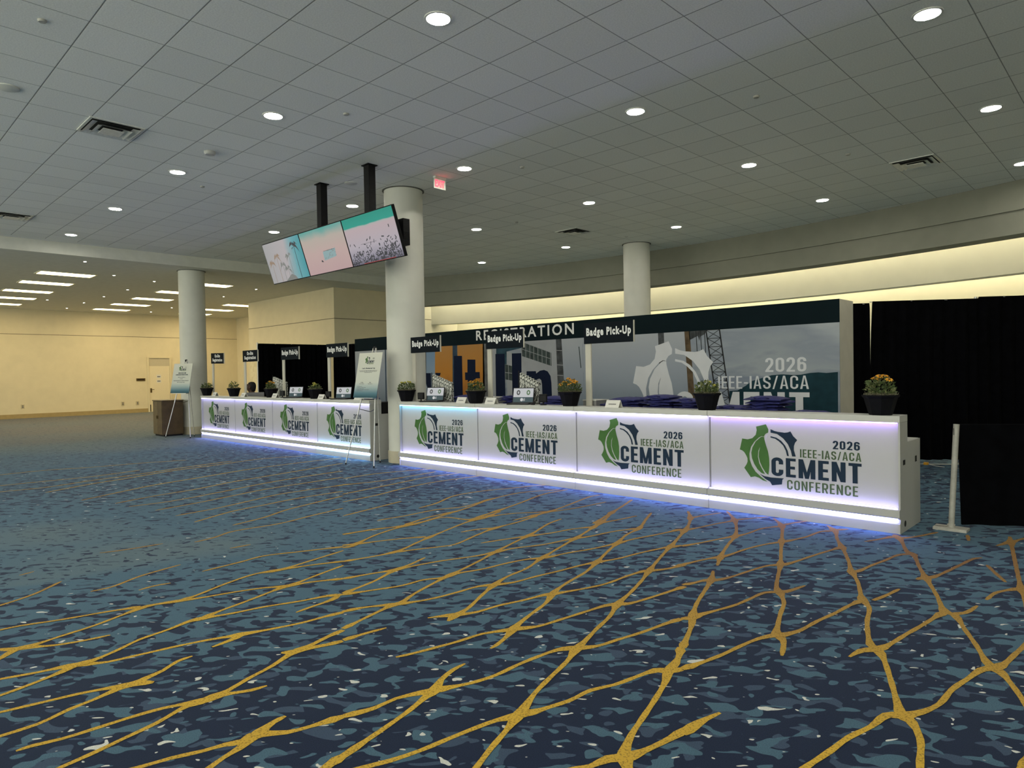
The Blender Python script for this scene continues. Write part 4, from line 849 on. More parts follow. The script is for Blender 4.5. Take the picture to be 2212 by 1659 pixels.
lanyards(-6.62, -6.26, 1.49, 1.345, 7, 'middle near counter', 2)
lanyards(-14.10, -13.50, 1.49, 1.36, 6, 'far counter', 3)
def bag_data(seed):
    r = random.Random(seed); mb = MB(); nx, ny = 7, 6; W, D = .40, .30
    def z(i, j, top): 
        e = min(i, nx - i, j, ny - j); return ((.004 - .006 * (e == 0)) if not top else .010 + .028 * (min(e, 2) / 2) ** .6) + r.uniform(-.005, .005) * (1 if top else .3)
    vs = []
    for top in (0, 1):
        for i in range(nx + 1):
            for j in range(ny + 1): vs.append((-W / 2 + W * i / nx + r.uniform(-.006, .006), -D / 2 + D * j / ny + r.uniform(-.006, .006), z(i, j, top)))
    N_ = (nx + 1) * (ny + 1); fs = []; I = lambda i, j, t: t * N_ + i * (ny + 1) + j
    for i in range(nx):
        for j in range(ny): fs += [(I(i, j, 1), I(i + 1, j, 1), I(i + 1, j + 1, 1), I(i, j + 1, 1)), (I(i, j, 0), I(i, j + 1, 0), I(i + 1, j + 1, 0), I(i + 1, j, 0))]
    for i in range(nx): fs += [(I(i, 0, 0), I(i + 1, 0, 0), I(i + 1, 0, 1), I(i, 0, 1)), (I(i, ny, 0), I(i, ny, 1), I(i + 1, ny, 1), I(i + 1, ny, 0))]
    for j in range(ny): fs += [(I(0, j, 0), I(0, j, 1), I(0, j + 1, 1), I(0, j + 1, 0)), (I(nx, j, 0), I(nx, j + 1, 0), I(nx, j + 1, 1), I(nx, j, 1))]
    return mb.add(vs, fs).data('body', M['bag'], smooth=True)
BAG = [bag_data(i) for i in range(4)]
HAN = MB().tube([(-.07, -.14, .02), (-.06, -.20, .03), (0, -.235, .025), (.06, -.20, .03), (.07, -.14, .02)], .008, 6).data('handle', M['bag'], smooth=True)
def bag_pile(x, n, label, seed, y=7.07, dz=.035, spread=.05):
    r = random.Random(seed)
    for i in range(n):
        where = 'topmost' if i == n - 1 else ('lowest' if i == 0 else ORDN[i] + ' from bottom')
        t = thing('tote_bag', f'blue tote bag, {where} of {label}', 'bag', (x + r.uniform(-spread, spread), y + r.uniform(-.03, .03), ZS + i * dz), r.uniform(-.12, .12) + (math.pi if r.random() < .3 else 0), 'blue tote bags, ' + label)
        t.rotation_euler = (r.uniform(-.018, .018), r.uniform(-.018, .018), t.rotation_euler.z)
        link('body', BAG[r.randrange(4)], t); link('handle', HAN, t)
ORDN = ['first', 'second', 'third', 'fourth', 'fifth', 'sixth', 'seventh', 'eighth', 'ninth', 'tenth', 'eleventh', 'twelfth', 'thirteenth', 'fourteenth']
bag_pile(-4.78, 10, 'the pile right of the name card', 1)
bag_pile(-4.33, 11, 'the long pile near the leafy pot', 2)
bag_pile(-3.92, 10, 'the pile just left of the leafy pot', 3)
bag_pile(-3.45, 8, 'the low pile behind the leafy pot', 4)
bag_pile(-3.02, 11, 'the tallest pile, right of the leafy pot', 5)
bag_pile(-2.62, 7, 'the low pile at far right', 6)
bag_pile(-6.76, 10, 'the pile behind the middle laptop', 7)
bag_pile(-5.98, 10, 'the pile left of the orange flowers', 8)
bag_pile(-7.75, 10, 'the pile left of the yellow flowers', 9)
bag_pile(-5.0, 8, 'the small pile by the grey bin', 10, y=7.1, spread=.02)
bag_pile(-10.62, 8, 'the pile beside the black box', 11)
# ------------------------------------------------------------------ printed backdrop
BX, BY = -15.46, 9.97
bd = thing('backdrop_wall', 'long printed REGISTRATION backdrop behind the counters with industrial photograph', 'backdrop', (BX, BY, 0))
MB().box(0, 12.19, .012, .58, 0, 2.44).build('body', M['offwhite'], bd)
hd = MB().box(0, 12.19, 0, .012, 2.112, 2.44).build('header', M['navyhdr'], bd)
ht = MB(); put_text(ht, 'REGISTRATION', 4.735, 7.445, 2.19, 2.405, -.002, 0, .02, 1.3); ht.build('lettering', M['signtxt'], hd, fixn=False)
sky = ramp_mat('printed_sky', [(.0, (.30, .33, .37)), (.35, (.19, .22, .28)), (.5, (.30, .33, .36)), (.7, (.25, .28, .33)), (1, (.40, .43, .46))], 'Z', .8, 2.2, 1.3, 1.5, (.45, 1, 1.5))
silo = ramp_mat('printed_silo_grey', [(0, (.20, .24, .29)), (.6, (.30, .33, .38)), (1, (.38, .40, .43))], 'Z', .8, 2.1, .15, 2)
orange = ramp_mat('printed_orange_silo', [(0, (.30, .11, .025)), (.5, (.45, .19, .03)), (1, (.40, .20, .06))], 'Z', .9, 2.1, .5, 3, (2.5, 1, .6))
skyb = ramp_mat('printed_blue_sky', [(0, (.28, .34, .40)), (1, (.16, .25, .38))], 'Z', .9, 2.1, .3, 3)
hillm = mat('printed_hill', (.010, .035, .048), .7, noise=.3, scale=5, spec=.1)
steel = mat('printed_steel_blue', (.03, .055, .09), .6, noise=.3, scale=5, spec=.1); wallm = mat('printed_white_wall', (.33, .34, .36), .6, noise=.06, scale=4, spec=.1)
winm = mat('printed_windows', (.045, .06, .06), .6, noise=.5, scale=8, spec=.1); mull = mat('printed_mullions', (.30, .31, .32), .6, noise=.1, spec=.1)
tealp = mat('printed_teal_pane', (.025, .06, .085), .6, noise=.3, scale=6, spec=.1); gcol = mat('printed_grey_column', (.12, .12, .12), .6, noise=.3, scale=6, spec=.1)
dkg = mat('printed_dark_grey', (.06, .065, .07), .6, noise=.5, scale=7, spec=.1); brown = mat('printed_brown_pipe', (.10, .07, .04), .6, noise=.5, scale=6, spec=.1); lat = mat('printed_lattice', (.02, .02, .022), .6, noise=.2, spec=.1)
mats = [sky, silo, orange, skyb, hillm, steel, wallm, winm, mull, tealp, gcol, dkg, brown, lat, M['bwhite'], M['pnavy']]
I = {m.name: i for i, m in enumerate(mats)}
mu = MB(); g = lambda k, nm, y: mu.flat(MURAL[k], y, I[nm])
mu.box(0, 12.19, .0005, .012, 0, 2.1125, 0)
def low(k): return [(x, z if z > 1.25 else 0.05) for x, z in MURAL[k]]
for k, nm in (('edge', 'printed_dark_grey'), ('sky', 'printed_blue_sky'), ('sil1', 'printed_orange_silo'), ('gap', 'printed_steel_blue'), ('sil2', 'printed_orange_silo'), ('bcol', 'printed_grey_column'), ('bcol2', 'printed_white_wall'), ('strip', 'printed_white_wall'), ('wall', 'printed_white_wall'), ('siloA', 'printed_silo_grey'), ('siloB', 'printed_silo_grey'), ('siloC', 'printed_silo_grey')):
    mu.flat([(x, min(z, 2.112)) for x, z in low(k)], -.0005, I[nm])
mu.rect(7.66, 7.94, .05, 2.112, -.0004, I['printed_silo_grey'])
mu.rect(-.0 + .002, 1.35, .05, 2.112, -.0004, I['printed_silo_grey']); mu.rect(1.35, 1.75, .05, 2.112, -.0005, I['printed_steel_blue']); mu.rect(1.75, 2.90, .05, 2.112, -.0005, I['printed_grey_column']); mu.rect(1.40, 1.46, .05, 2.112, -.0009, I['printed_white_wall']); mu.rect(1.95, 2.25, 1.0, 1.7, -.0009, I['printed_orange_silo'])
for k, nm in (('pane', 'printed_teal_pane'), ('win0', 'printed_windows'), ('band', 'printed_windows'), ('dcol', 'printed_dark_grey'), ('dline', 'printed_dark_grey'), ('pipe', 'printed_brown_pipe'), ('junk', 'printed_dark_grey'), ('hill', 'printed_hill')):
    P = [(x, min(z, 2.112)) for x, z in MURAL[k]]
    if k in ('hill', 'pipe', 'dline'): P = [(x, z if z > .95 else .05) for x, z in P]
    mu.flat(P, -.0010, I[nm])
def stroke(p, q, wd, y, mi):
    p = Vector((p[0], p[1])); q = Vector((q[0], q[1])); n = (q - p).normalized(); n = Vector((-n.y, n.x)) * wd / 2
    mu.flat([p - n, q - n, q + n, p + n], y, mi)
for i in range(8):                                                  # mullions of the window band
    u = i / 7.0; x = 6.09 + .76 * u; zt = 2.11 - .24 * u; zb = 1.82 - .22 * u
    stroke((x, zt), (x, zb), .012, -.0014, I['printed_mullions'])
stroke((6.08, 1.96), (6.86, 1.74), .010, -.0014, I['printed_mullions']); stroke((6.07, 2.115), (6.87, 1.862), .014, -.0014, I['printed_mullions'])
stroke((5.60, 1.49), (5.80, 1.47), .012, -.0014, I['printed_mullions']); stroke((5.70, 1.64), (5.70, 1.33), .012, -.0014, I['printed_mullions'])
for z in (1.90, 1.62, 1.42): stroke((7.01, z), (7.17, z - .01), .012, -.0014, I['printed_mullions'])
stroke((7.56, 1.95), (7.60, 1.55), .02, -.0014, I['printed_windows'])
A0, A1, B0, B1 = (10.159, 2.112), (10.34, .9), (10.391, 2.112), (10.56, .9)
stroke(A0, A1, .022, -.0014, I['printed_lattice']); stroke(B0, B1, .022, -.0014, I['printed_lattice'])
lerp = lambda p, q, u: (p[0] + (q[0] - p[0]) * u, p[1] + (q[1] - p[1]) * u)
for i in range(9):
    u0, u1 = i / 9, (i + 1) / 9
    stroke(lerp(A0, A1, u0), lerp(B0, B1, u0), .010, -.0016, I['printed_lattice']); stroke(lerp(A0, A1, u0), lerp(B0, B1, u1), .009, -.0017, I['printed_lattice']); stroke(lerp(B0, B1, u0), lerp(A0, A1, u1), .009, -.0018, I['printed_lattice'])
for x in (9.98, 10.06, 10.13): stroke((x, 2.11), (x + .02, 1.75), .012, -.0014, I['printed_lattice'])
SX = SZ = 2.58; U0, V0 = 7.885, -.405
for k in ('gear', 'leaf', 'navy1', 'navy2', 'navy3'): mu.flat([(U0 + x * SX, V0 + z * SZ) for x, z in LOGO[k]], -.0025, I['printed_white'])
cond_text(mu, '2026', 11.127, 11.733, 1.428, 1.64, -.0025, I['printed_white'], .15, .12); cond_text(mu, 'IEEE-IAS/ACA', 10.36, 11.767, 1.175, 1.37, -.0025, I['printed_white'], .125, .11)
cond_text(mu, 'CEMENT', U0 + .669 * SX, 11.775, V0 + .404 * SZ, 1.125, -.0025, I['printed_white'], .165, .10)
for k in ('y1', 'y2', 'l1', 't', 'l2', 'l3', 'n'): mu.flat([(x, z if z > 1.12 else .9) for x, z in MURAL[k]], -.0022, I['printed_navy'])
mu.build('mural', mats, bd, fixn=False)

# ------------------------------------------------------------------ pipe and drape
def drape(name, p, q, z0, z1, label, cat='drape', pole=(True, False), amp=.028, pitch=.17, seed=0, group='black pipe and drape panels', flare=0.0, slit=0.0):
    p = Vector((p[0], p[1], 0)); q = Vector((q[0], q[1], 0)); d = q - p; L = d.length; d.normalize(); n = Vector((d.y, -d.x, 0))
    t = thing(name, label, cat, p, 0, group); r = random.Random(seed); N_ = max(8, int(L / .028)); mb = MB(); ph = [r.uniform(0, 6.28) for _ in range(3)]
    zs = [z0, z0 + (z1 - z0) * .35, z0 + (z1 - z0) * .7, z1 - .07, z1]; rows = []
    for zi, z in enumerate(zs):
        a_ = amp * (1.15, 1.0, .9, .75, .1)[zi]; row = []
        for side in (0, 1):
            for i in range(N_ + 1):
                s = L * i / N_; off = a_ * (math.sin(2 * math.pi * s / pitch + ph[0]) + .5 * math.sin(2 * math.pi * s / (pitch * 2.7) + ph[1])); off += (.024 if side else 0)
                ss = s + flare * (1 - zi / 4) * (1 - s / L) + slit * (0, 0, .25, .85, 1)[zi] * (1 - s / L)
                row.append(d * ss + n * (-off) + Vector((0, 0, z)))
        rows.append(row)
    R = 2 * (N_ + 1); vs = [v for rw in rows for v in rw]; fs = []
    for k in range(len(zs) - 1):
        for i in range(N_):
            a = k * R + i; fs += [(a, a + 1, a + R + 1, a + R), (a + N_ + 1, a + R + N_ + 1, a + R + N_ + 2, a + N_ + 2)]
        fs += [(k * R, k * R + R, k * R + R + N_ + 1, k * R + N_ + 1), (k * R + N_, k * R + R - 1, k * R + 2 * R - 1, k * R + R + N_)]
    tb = (len(zs) - 1) * R
    fs += [(i, i + N_ + 1, i + N_ + 2, i + 1) for i in range(N_)] + [(tb + i, tb + i + 1, tb + i + N_ + 2, tb + i + N_ + 1) for i in range(N_)]
    mb.add(vs, fs).build('cloth', M['cloth'], t, smooth=True, fixn=True)
    MB().tube([n * -.012 + Vector((0, 0, z1 - .009)), n * -.012 + d * L + Vector((0, 0, z1 - .009))], .006, 8).build('crossbar', M['alu'], t, smooth=True)
    for has, s in zip(pole, (0, L)):
        if has: 
            MB().tube([d * s + n * -.075 + Vector((0, 0, 0)), d * s + n * -.075 + Vector((0, 0, z1 + .03))], .022, 10).build('pole', M['alu'], t, smooth=True)
            b = d * s + n * -.075; MB().box(b.x - .2, b.x + .2, b.y - .2, b.y + .2, 0, .006).build('base_plate', M['alumat'], t)
    return t
DD = Vector((.8, .6)); P0 = Vector((-2.673, 11.599))
pt = lambda s: (P0.x + DD.x * s, P0.y + DD.y * s)
drape('black_drape', pt(-.975), pt(-.70), .06, 2.45, 'narrow black drape panel between the backdrop end and the bright gap', pole=(True, False), seed=1)
drape('black_drape', pt(-.695), pt(.84), .06, 2.475, 'wide black drape panel behind the flower pot at right', pole=(False, True), seed=2, slit=.045)
drape('black_drape', pt(.85), pt(3.9), .06, 2.50, 'black drape panel at the right edge of the photograph', pole=(False, True), seed=3)
cbl = MB().tube([(-3.0, 11.25, .006), (-2.72, 11.46, .006), (-2.5, 11.60, .006), (-2.3, 11.74, .006), (-2.12, 11.90, .006)], .006, 6).tube([(-2.55, 11.56, .006), (-2.42, 11.42, .006), (-2.30, 11.36, .006)], .005, 6)
tag(cbl.build('cable', M['paper'], smooth=True), 'thin pale cable lying on the carpet along the foot of the black drapes', 'cable')
MB_plug = MB().box(-2.60, -2.54, 11.50, 11.56, 0, .035); tag(MB_plug.build('floor_plug', M['petal'], bevel=.004), 'small yellowish plug box on the carpet at the foot of the drapes', 'plug')
drape('black_drape', (-18.8, 8.90), (-18.8, 11.25), .03, 2.45, 'left black drape panel running back beside the cream wall', pole=(True, False), seed=4)
drape('black_drape', (-18.75, 11.33), (-15.0, 11.33), .03, 2.44, 'black drape panel behind the far run, ending behind the backdrop', pole=(True, True), seed=5)
lowd = drape('low_drape', (-1.34, 7.10), (.9, 8.35), .055, .955, 'low black drape in the right foreground beside the counter end', pole=(False, True), amp=.012, pitch=.3, seed=6, group=None, flare=.03)
post = thing('drape_post', 'short grey upright post on a flat steel base plate, right of the near counter', 'post', (-1.385, 7.085, 0))
MB().tube([(0, 0, .02), (.045, .0, .955)], .024, 14).build('upright', M['alumat'], post, smooth=True)
MB().box(-.13, .13, -.075, .075, .0, .02).box(-.13, .13, -.072, .072, .02, .026).build('base_plate', M['alumat'], post, bevel=.004)
MB().box(-.13, -.03, -.012, -.002, .026, .027).build('plate_slot', M['void'], post)
MB().lathe([(.03, .026), (.032, .05), (.026, .055)], 14).build('socket', M['alumat'], post, smooth=True)
MB().box(.028, .032, -.0285, -.026, .86, .92).build('slot', M['void'], post)

# ------------------------------------------------------------------ hanging screens
sa = math.atan2(.22, .69)
def tiltmesh(mb):        # local (x, depth, height) -> tilted towards the floor
    mb.v = [(p[0], p[1] * math.cos(sa) - p[2] * math.sin(sa), p[2] * math.cos(sa) + p[1] * math.sin(sa)) for p in mb.v]; return mb
SCX, SCY, SCZ = -11.555, 5.825, 3.155; SW, SH = 1.30, .725
teal = (.03, .36, .30)
pal = ramp_mat('screen_palms_sky', [(0, (.42, .42, .42)), (.55, (.50, .46, .47)), (.78, (.16, .42, .46)), (1, (.07, .34, .38))], 'X', .0, SW, .25, 2, emission=.36)
bch = ramp_mat('screen_beach', [(0, (.55, .38, .38)), (.45, (.58, .43, .40)), (.72, (.52, .46, .40)), (.88, (.20, .42, .38)), (1, (.06, .40, .34))], 'Z', 0, .70, .25, 2.5, emission=.36)
crw = ramp_mat('screen_crowded_beach', [(0, (.14, .13, .18)), (.14, (.33, .31, .38)), (.35, (.50, .45, .50)), (.70, (.55, .44, .46)), (.74, (.45, .48, .46)), (.76, (.03, .36, .28)), (1, (.02, .30, .23))], 'Z', 0, .70, .06, 3, emission=.36)
ekd = emit('screen_dark_marks', (.02, .02, .035), .36, (.02, .02, .02)); ebr = emit('screen_brown_palms', (.30, .20, .13), .36, (.02, .02, .02)); egr = emit('screen_grey_palms', (.20, .21, .20), .36, (.02, .02, .02)); ebl = emit('screen_blue_patch', (.26, .40, .42), .36, (.02, .02, .02)); ereda = emit('screen_red_marks', (.40, .02, .02), .36, (.02, .02, .02))
def palm(mb, x, z, s, mi, r):
    mb.flat([(x - .005 * s, 0.02), (x + .005 * s, .02), (x + .02 * s, z), (x + .012 * s, z)], -.0445, mi)
    for k in range(9):
        a = r.uniform(-.5, 3.6) if k else 1.5; L = .13 * s * r.uniform(.7, 1.1); c, q = math.cos(a), math.sin(a)
        mb.flat([(x + .015 * s, z), (x + .015 * s + L * .5 * c - .012 * s * q, z + L * .45 * q + .01), (x + .015 * s + L * c, z + L * .7 * q - .07 * s), (x + .015 * s + L * .5 * c + .012 * s * q, z + L * .35 * q - .02)], -.045 - k * .0001, mi)
def screen(i, label, build):
    t = thing('display_screen', label, 'screen', (SCX + i * SW, SCY, SCZ), 0, 'hanging display screens')
    tiltmesh(MB().box(.003, SW - .003, -.04, .01, .0, SH)).build('casing', M['black'], t, bevel=.004)
    pm = MB().rect(.014, SW - .014, .014, SH - .014, -.0412, 0); mts = build(pm); tiltmesh(pm).build('picture', mts, t, fixn=False)
    return t
def b0(mb):
    r = random.Random(5)
    for x, z, s, mi in ((.17, .36, 1.0, 1), (.38, .46, 1.1, 1), (.52, .30, 1.2, 2), (.66, .22, 1.1, 2), (.80, .42, 1.2, 2), (1.04, .55, 1.5, 3)): palm(mb, x, z, s, mi, r)
    mb.flat([(.5, .014), (.9, .014), (.86, .07), (.74, .12), (.6, .06)], -.0446, 2)
    return [pal, ebr, egr, ekd]
def b1(mb):
    mb.flat([(.57, .20), (.93, .23), (.95, .36), (.58, .34)], -.0425, 1); r = random.Random(2)
    for _ in range(26): x = r.uniform(.58, .92); z = r.uniform(.22, .35); mb.flat([(x, z), (x + .04, z + .004), (x + .03, z + .012)], -.0427, 3)
    mb.flat([(.47, .19), (.53, .18), (.51, .21), (.48, .22)], -.0427, 2); mb.rect(.60, .93, .345, .35, -.0426, 2)
    return [bch, ebl, ekd, egr]
def b2(mb):
    r = random.Random(9)
    for k in range(300):
        z = .03 + abs(r.gauss(0, .14)); x = r.uniform(.03, SW - .05)
        if z > .48: continue
        if z > .2 and r.random() < .65 and x < .9: continue
        a = r.uniform(0, 3.1); L = r.uniform(.010, .030); w_ = r.uniform(.005, .010); c, q = math.cos(a), math.sin(a)
        mb.flat([(x - c * L - q * w_, z - q * L + c * w_), (x + c * L - q * w_, z + q * L + c * w_), (x + c * L + q * w_, z + q * L - c * w_), (x - c * L + q * w_, z - q * L - c * w_)], -.0425 - k * 5e-6, 1)
    mb.rect(.30, 1.1, .014, .022, -.0442, 2); mb.rect(.35, .75, .30, .304, -.0442, 1)
    return [crw, ekd, ereda]
screen(0, 'left hanging screen showing pale palm trees', b0)
screen(1, 'middle hanging screen showing pink sand with a small blue patch', b1)
screen(2, 'right hanging screen showing a crowded beach and green sea', b2)
mt = thing('screen_mount', 'black ceiling mount with two poles carrying the three screens', 'mount', (-9.6, 5.95, 0))
for x in (-9.85, -8.49):
    MB().box(x + 9.6 - .065, x + 9.6 + .065, -.22, -.10, 3.52, ZC - .012).build('pole', M['black'], mt, bevel=.004)
    MB().box(x + 9.6 - .09, x + 9.6 + .09, -.245, -.075, ZC - .012, ZC).build('ceiling_plate', M['black'], mt)
MB().box(-1.9, 1.86, -.12, -.02, 3.40, 3.52).build('beam', M['black'], mt, bevel=.004)
for x in (-1.3, 0, 1.3): MB().box(x - .05, x + .05, -.207, -.12, 3.42, 3.50).build('bracket', M['black'], mt)
MB().box(1.56, 1.72, -.02, .10, 3.36, 3.74).build('end_box', M['black'], mt, bevel=.006)

# ------------------------------------------------------------------ easels with posters
post_m = ramp_mat('poster_fade', [(0, (.025, .075, .10)), (.10, (.10, .20, .25)), (.24, (.38, .46, .46)), (.34, (.56, .58, .52)), (1, (.62, .62, .54))], 'Z', 0, .75)
def small_logo(mb, cx, cz, s, y, mi):
    for k, m_ in (('gear', mi), ('leaf', mi), ('navy1', mi + 1), ('navy2', mi + 1), ('navy3', mi + 1)): mb.flat([(cx + (x - .92) * s, cz + (z - .61) * s) for x, z in LOGO[k]], y, m_)
    cond_text(mb, 'CEMENT', cx + (.669 - .92) * s, cx + (1.51 - .92) * s, cz + (.404 - .61) * s, cz + (.593 - .61) * s, y, mi + 1, .165); cond_text(mb, '2026', cx + .34 * s, cx + .575 * s, cz + .10 * s, cz + .18 * s, y, mi + 1)
    cond_text(mb, 'CONFERENCE', cx - .096 * s, cx + .558 * s, cz - .328 * s, cz - .231 * s, y, mi, .125)
def print_rows(mb, rows, y, mi, seed):
    r = random.Random(seed)
    for x0, x1, z, h in rows:
        u = x0
        while u < x1: w_ = min(r.uniform(.012, .05), x1 - u); mb.rect(u, u + w_, z, z + h, y, mi); u += w_ + .008
def easel(loc, rz, label, plabel, build, feet, lean):
    t = thing('easel', label, 'easel', loc, rz, 'tripod easels'); top = Vector((0, .24, 1.93))
    for k, (fx, fy) in enumerate(feet):
        p = Vector((fx, fy, 0)); q = top + Vector((.03 * (1 if k == 1 else -1 if k == 0 else 0), .0 if k < 2 else .03, 0)); mid = p.lerp(q, .45)
        leg = MB().tube([mid, q], .012, 8).build('leg', M['alu'] if k < 2 else M['alumat'], t, smooth=True)
        MB().tube([p + Vector((0, 0, .015)), mid], .0095, 8).build('lower_section', M['alu'] if k < 2 else M['alumat'], leg, smooth=True)
        MB().lathe([(.0001, 0), (.013, 0), (.012, .03), (.0001, .03)], 10).build('foot', M['dark'], leg, loc=p)
    MB().lathe([(.0001, 1.90), (.03, 1.90), (.03, 1.95), (.0001, 1.96)], 12, top.x, top.y + .005).build('head', M['dark'], t)
    z = .92; u = z / 1.93; A = [Vector((fx, fy, 0)).lerp(top, u) for fx, fy in feet]
    MB().tube([A[0], A[2].lerp(A[0], .4) - Vector((0, 0, .05)), A[1]], .006, 6).build('brace', M['dark'], t, smooth=True)
    yb = .045; MB().box(-.24, .24, yb - .055, yb + .03, 1.10, 1.112).build('tray', M['alu'], t, bevel=.002)
    # the board leans against the legs: local board frame
    o = thing('poster_board', plabel, 'poster', (0, 0, 0)); a = lean
    Mt = Matrix.Translation(loc) @ Matrix.Rotation(rz, 4, 'Z') @ Matrix.Translation((0, yb - .035, 1.113)) @ Matrix.Rotation(-a, 4, 'X')
    o.matrix_world = Mt
    MB().box(-.305, .305, -.0, .008, 0, .755).build('board', post_m, o)
    pm = MB(); mts = build(pm); pm.build('print', mts, o, fixn=False)
def pr2(mb):
    small_logo(mb, .0, .63, .21, -.0012, 0)
    put_text(mb, "Let's Buttered Up", -.17, .17, .475, .505, -.0012, 1, .03)
    print_rows(mb, [(-.24, .24, .45, .007), (-.22, .22, .435, .007), (-.10, .10, .42, .007), (-.16, -.09, .25, .009), (.07, .12, .25, .009), (-.19, -.06, .228, .007), (.04, .16, .228, .007), (-.24, -.10, .185, .006), (-.24, .0, .165, .006), (-.24, -.05, .148, .006), (-.24, .10, .13, .006), (-.24, -.08, .112, .006)], -.0012, 2, 4)
    return [M['green'], M['navy'], M['ink']]
def pr1(mb):
    small_logo(mb, .0, .63, .21, -.0012, 0)
    print_rows(mb, [(-.13, .13, .50, .022), (-.20, .20, .455, .022), (-.12, .12, .40, .010), (-.05, .05, .36, .010), (-.25, .25, .31, .012), (-.13, .13, .27, .010)], -.0012, 1, 8)
    return [M['green'], M['navy'], M['ink']]
easel((-9.44, 6.24, 0), .06, 'tripod easel standing before the counter beside the middle column', 'white poster with a gear logo and blue lower edge on the middle easel', pr2, [(-.37, -.12), (.355, -.10), (-.07, .36)], .20)
easel((-17.72, 6.30, 0), .40, 'tripod easel standing before the grey column at the far left', 'pale poster fading to dark blue on the easel before the grey column', pr1, [(-.42, -.06), (.40, -.06), (.12, .33)], .20)

# ------------------------------------------------------------------ cabinet
cb_ = thing('wooden_cabinet', 'brown wood veneer cabinet standing before the grey column', 'cabinet', (-18.70, 6.10, 0))
MB().box(-.33, .33, .02, .52, .04, .90).build('body', M['wood'], cb_, bevel=.004)
MB().box(-.345, .345, -.005, .535, .90, .925).build('top', M['wood'], cb_, bevel=.003)
MB().box(-.32, .32, .05, .50, 0, .04).build('plinth', M['dark'], cb_)
dr = MB().box(-.315, -.004, .002, .02, .05, .89).build('door', M['wood2'], cb_, bevel=.002); MB().box(-.05, -.03, -.012, .002, .45, .53).build('handle', M['brass'], dr)
dr = MB().box(.004, .315, .002, .02, .05, .89).build('door', M['wood'], cb_, bevel=.002); MB().box(.03, .05, -.012, .002, .45, .53).build('handle', M['brass'], dr)

# ------------------------------------------------------------------ seated person and chair
def skin_body(name, pts, edges, radii, m, parent, sub=2, root=0):
    me = bpy.data.meshes.new(name); me.from_pydata(pts, edges, [])
    o = bpy.data.objects.new(name, me); COL.objects.link(o)
    sk = o.modifiers.new('skin', 'SKIN'); sb = o.modifiers.new('sub', 'SUBSURF'); sb.levels = sb.render_levels = sub
    for i, r in enumerate(radii): me.skin_vertices[0].data[i].radius = (r, r) if not isinstance(r, tuple) else r
    me.skin_vertices[0].data[root].use_root = True
    dg = bpy.context.evaluated_depsgraph_get(); dg.update()
    out = bpy.data.meshes.new_from_object(o.evaluated_get(dg)); bpy.data.objects.remove(o)
    out.materials.clear(); out.materials.append(m); out.polygons.foreach_set('use_smooth', [True] * len(out.polygons))
    return link(name, out, parent)
PX, PY = -17.02, 7.83
pe = thing('person', 'seated person with black hair and olive top, looking down behind the far run', 'person', (PX, PY, 0), -.25)
body = skin_body('body', [(0, .10, .50), (0, .10, .62), (0, .08, .78), (0, .06, .93), (0, .04, 1.04), (0, .0, 1.11), (0, -.035, 1.185), (0, -.05, 1.25), (0, -.03, 1.31),
    (-.17, .05, .98), (-.24, -.02, .76), (-.17, -.26, .78), (-.14, -.33, .79), (.17, .05, .98), (.24, -.02, .76), (.17, -.26, .78), (.14, -.33, .79),
    (-.10, -.05, .50), (-.13, -.34, .50), (-.13, -.36, .28), (-.13, -.34, .07), (-.13, -.46, .04), (.10, -.05, .50), (.13, -.34, .50), (.13, -.36, .28), (.13, -.34, .07), (.13, -.46, .04)],
    [(0, 1), (1, 2), (2, 3), (3, 4), (4, 5), (5, 6), (6, 7), (7, 8), (4, 9), (9, 10), (10, 11), (11, 12), (4, 13), (13, 14), (14, 15), (15, 16), (0, 17), (17, 18), (18, 19), (19, 20), (20, 21), (0, 22), (22, 23), (23, 24), (24, 25), (25, 26)],
    [(.15, .11), (.14, .10), (.14, .10), (.15, .10), (.10, .08), (.055, .055), (.075, .085), (.085, .10), (.06, .075), .055, .045, .034, .026, .055, .045, .034, .026, .085, .065, .052, .042, .035, .085, .065, .052, .042, .035], M['skin'], pe)
for s in (-1, 1):
    for k in range(4):
        x = s * (.125 + k * .014 - .02); skin_body('finger', [(x, -.34, .79), (x, -.375 - .006 * (k in (1, 2)), .798), (x, -.40 - .008 * (k in (1, 2)), .785)], [(0, 1), (1, 2)], [.009, .008, .007], M['skin'], body, 1)
    skin_body('thumb', [(s * .115, -.325, .79), (s * .092, -.35, .795), (s * .085, -.37, .79)], [(0, 1), (1, 2)], [.010, .009, .008], M['skin'], body, 1)
    MB().lathe([(.0001, -.008), (.007, -.006), (.009, 0), (.007, .006), (.0001, .008)], 10).build('eye', M['signtxt'], body, loc=(s * .032, -.142, 1.235), smooth=True)
    MB().lathe([(.0001, -.028), (.014, -.02), (.018, 0), (.014, .02), (.0001, .028)], 10).build('ear', M['skin'], body, loc=(s * .088, -.04, 1.225), smooth=True)
MB().add([(-.014, -.135, 1.19), (.014, -.135, 1.19), (0, -.172, 1.195), (-.006, -.142, 1.245), (.006, -.142, 1.245)], [(0, 1, 2), (0, 2, 3), (1, 4, 2), (2, 4, 3), (0, 3, 4, 1)]).build('nose', M['skin'], body, smooth=True)
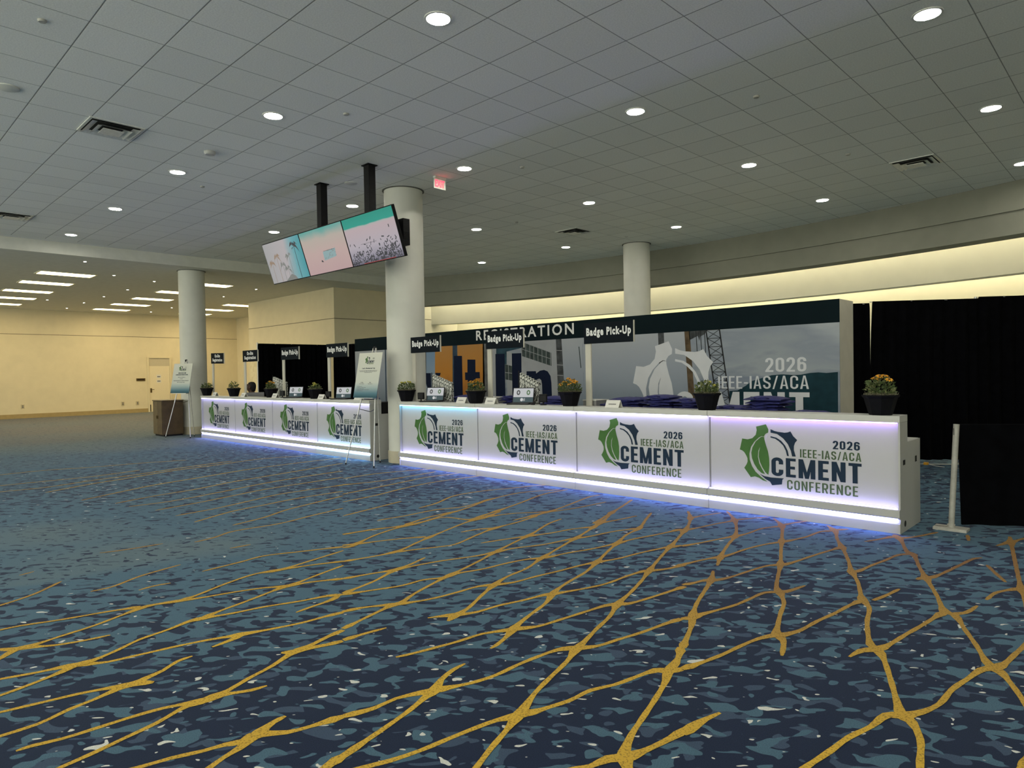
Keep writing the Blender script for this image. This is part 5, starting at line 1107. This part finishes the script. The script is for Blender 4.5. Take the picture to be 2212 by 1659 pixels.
MB().box(-.026, .026, -.146, -.135, 1.160, 1.170).build('mouth', mat('lips', (.12, .04, .035), .5, noise=.05), body, bevel=.003)
hb = MB(); _r = random.Random(11)
hb.lathe([(.055, 1.10), (.082, 1.12), (.098, 1.17), (.106, 1.23), (.104, 1.28), (.088, 1.325), (.055, 1.352), (.0001, 1.36)], 28, 0, .0)
hb.v = [(p[0] * .96 + _r.uniform(-.002, .002), p[1] * 1.0 + .018 + (.030 if p[1] < -.03 and p[2] < 1.29 else 0), p[2] + _r.uniform(-.003, .003)) for p in hb.v]
hb.build('hair', M['hair'], pe, smooth=True)
skin_body('shirt', [(0, .10, .56), (0, .10, .64), (0, .08, .78), (0, .06, .93), (0, .04, 1.03), (0, .02, 1.07), (-.17, .05, .985), (-.235, -.01, .80), (.17, .05, .985), (.235, -.01, .80)], [(0, 1), (1, 2), (2, 3), (3, 4), (4, 5), (4, 6), (6, 7), (4, 8), (8, 9)], [(.17, .125), (.165, .12), (.16, .118), (.165, .115), (.115, .095), (.075, .075), .072, .062, .072, .062], M['shirt'], pe)
skin_body('trousers', [(0, .10, .49), (0, .10, .57), (-.10, -.05, .50), (-.13, -.34, .50), (-.13, -.36, .28), (-.13, -.345, .10), (.10, -.05, .50), (.13, -.34, .50), (.13, -.36, .28), (.13, -.345, .10)], [(0, 1), (0, 2), (2, 3), (3, 4), (4, 5), (0, 6), (6, 7), (7, 8), (8, 9)], [(.165, .12), (.16, .115), .095, .076, .064, .055, .095, .076, .064, .055], M['trousers'], pe)
ch = thing('chair', 'dark chair the seated person behind the far run sits on', 'chair', (PX, PY, 0), -.25)
MB().box(-.23, .23, -.18, .26, .36, .405).build('seat', M['black'], ch, bevel=.01); MB().box(-.22, .22, .27, .30, .50, .90).build('backrest', M['black'], ch, bevel=.008)
for s in (-1, 1):
    MB().tube([(s * .2, -.16, 0), (s * .2, -.14, .37)], .012).build('leg', M['black'], ch); MB().tube([(s * .2, .30, 0), (s * .2, .25, .40), (s * .2, .29, .88)], .012).build('leg', M['black'], ch)
bpy.context.view_layer.update()
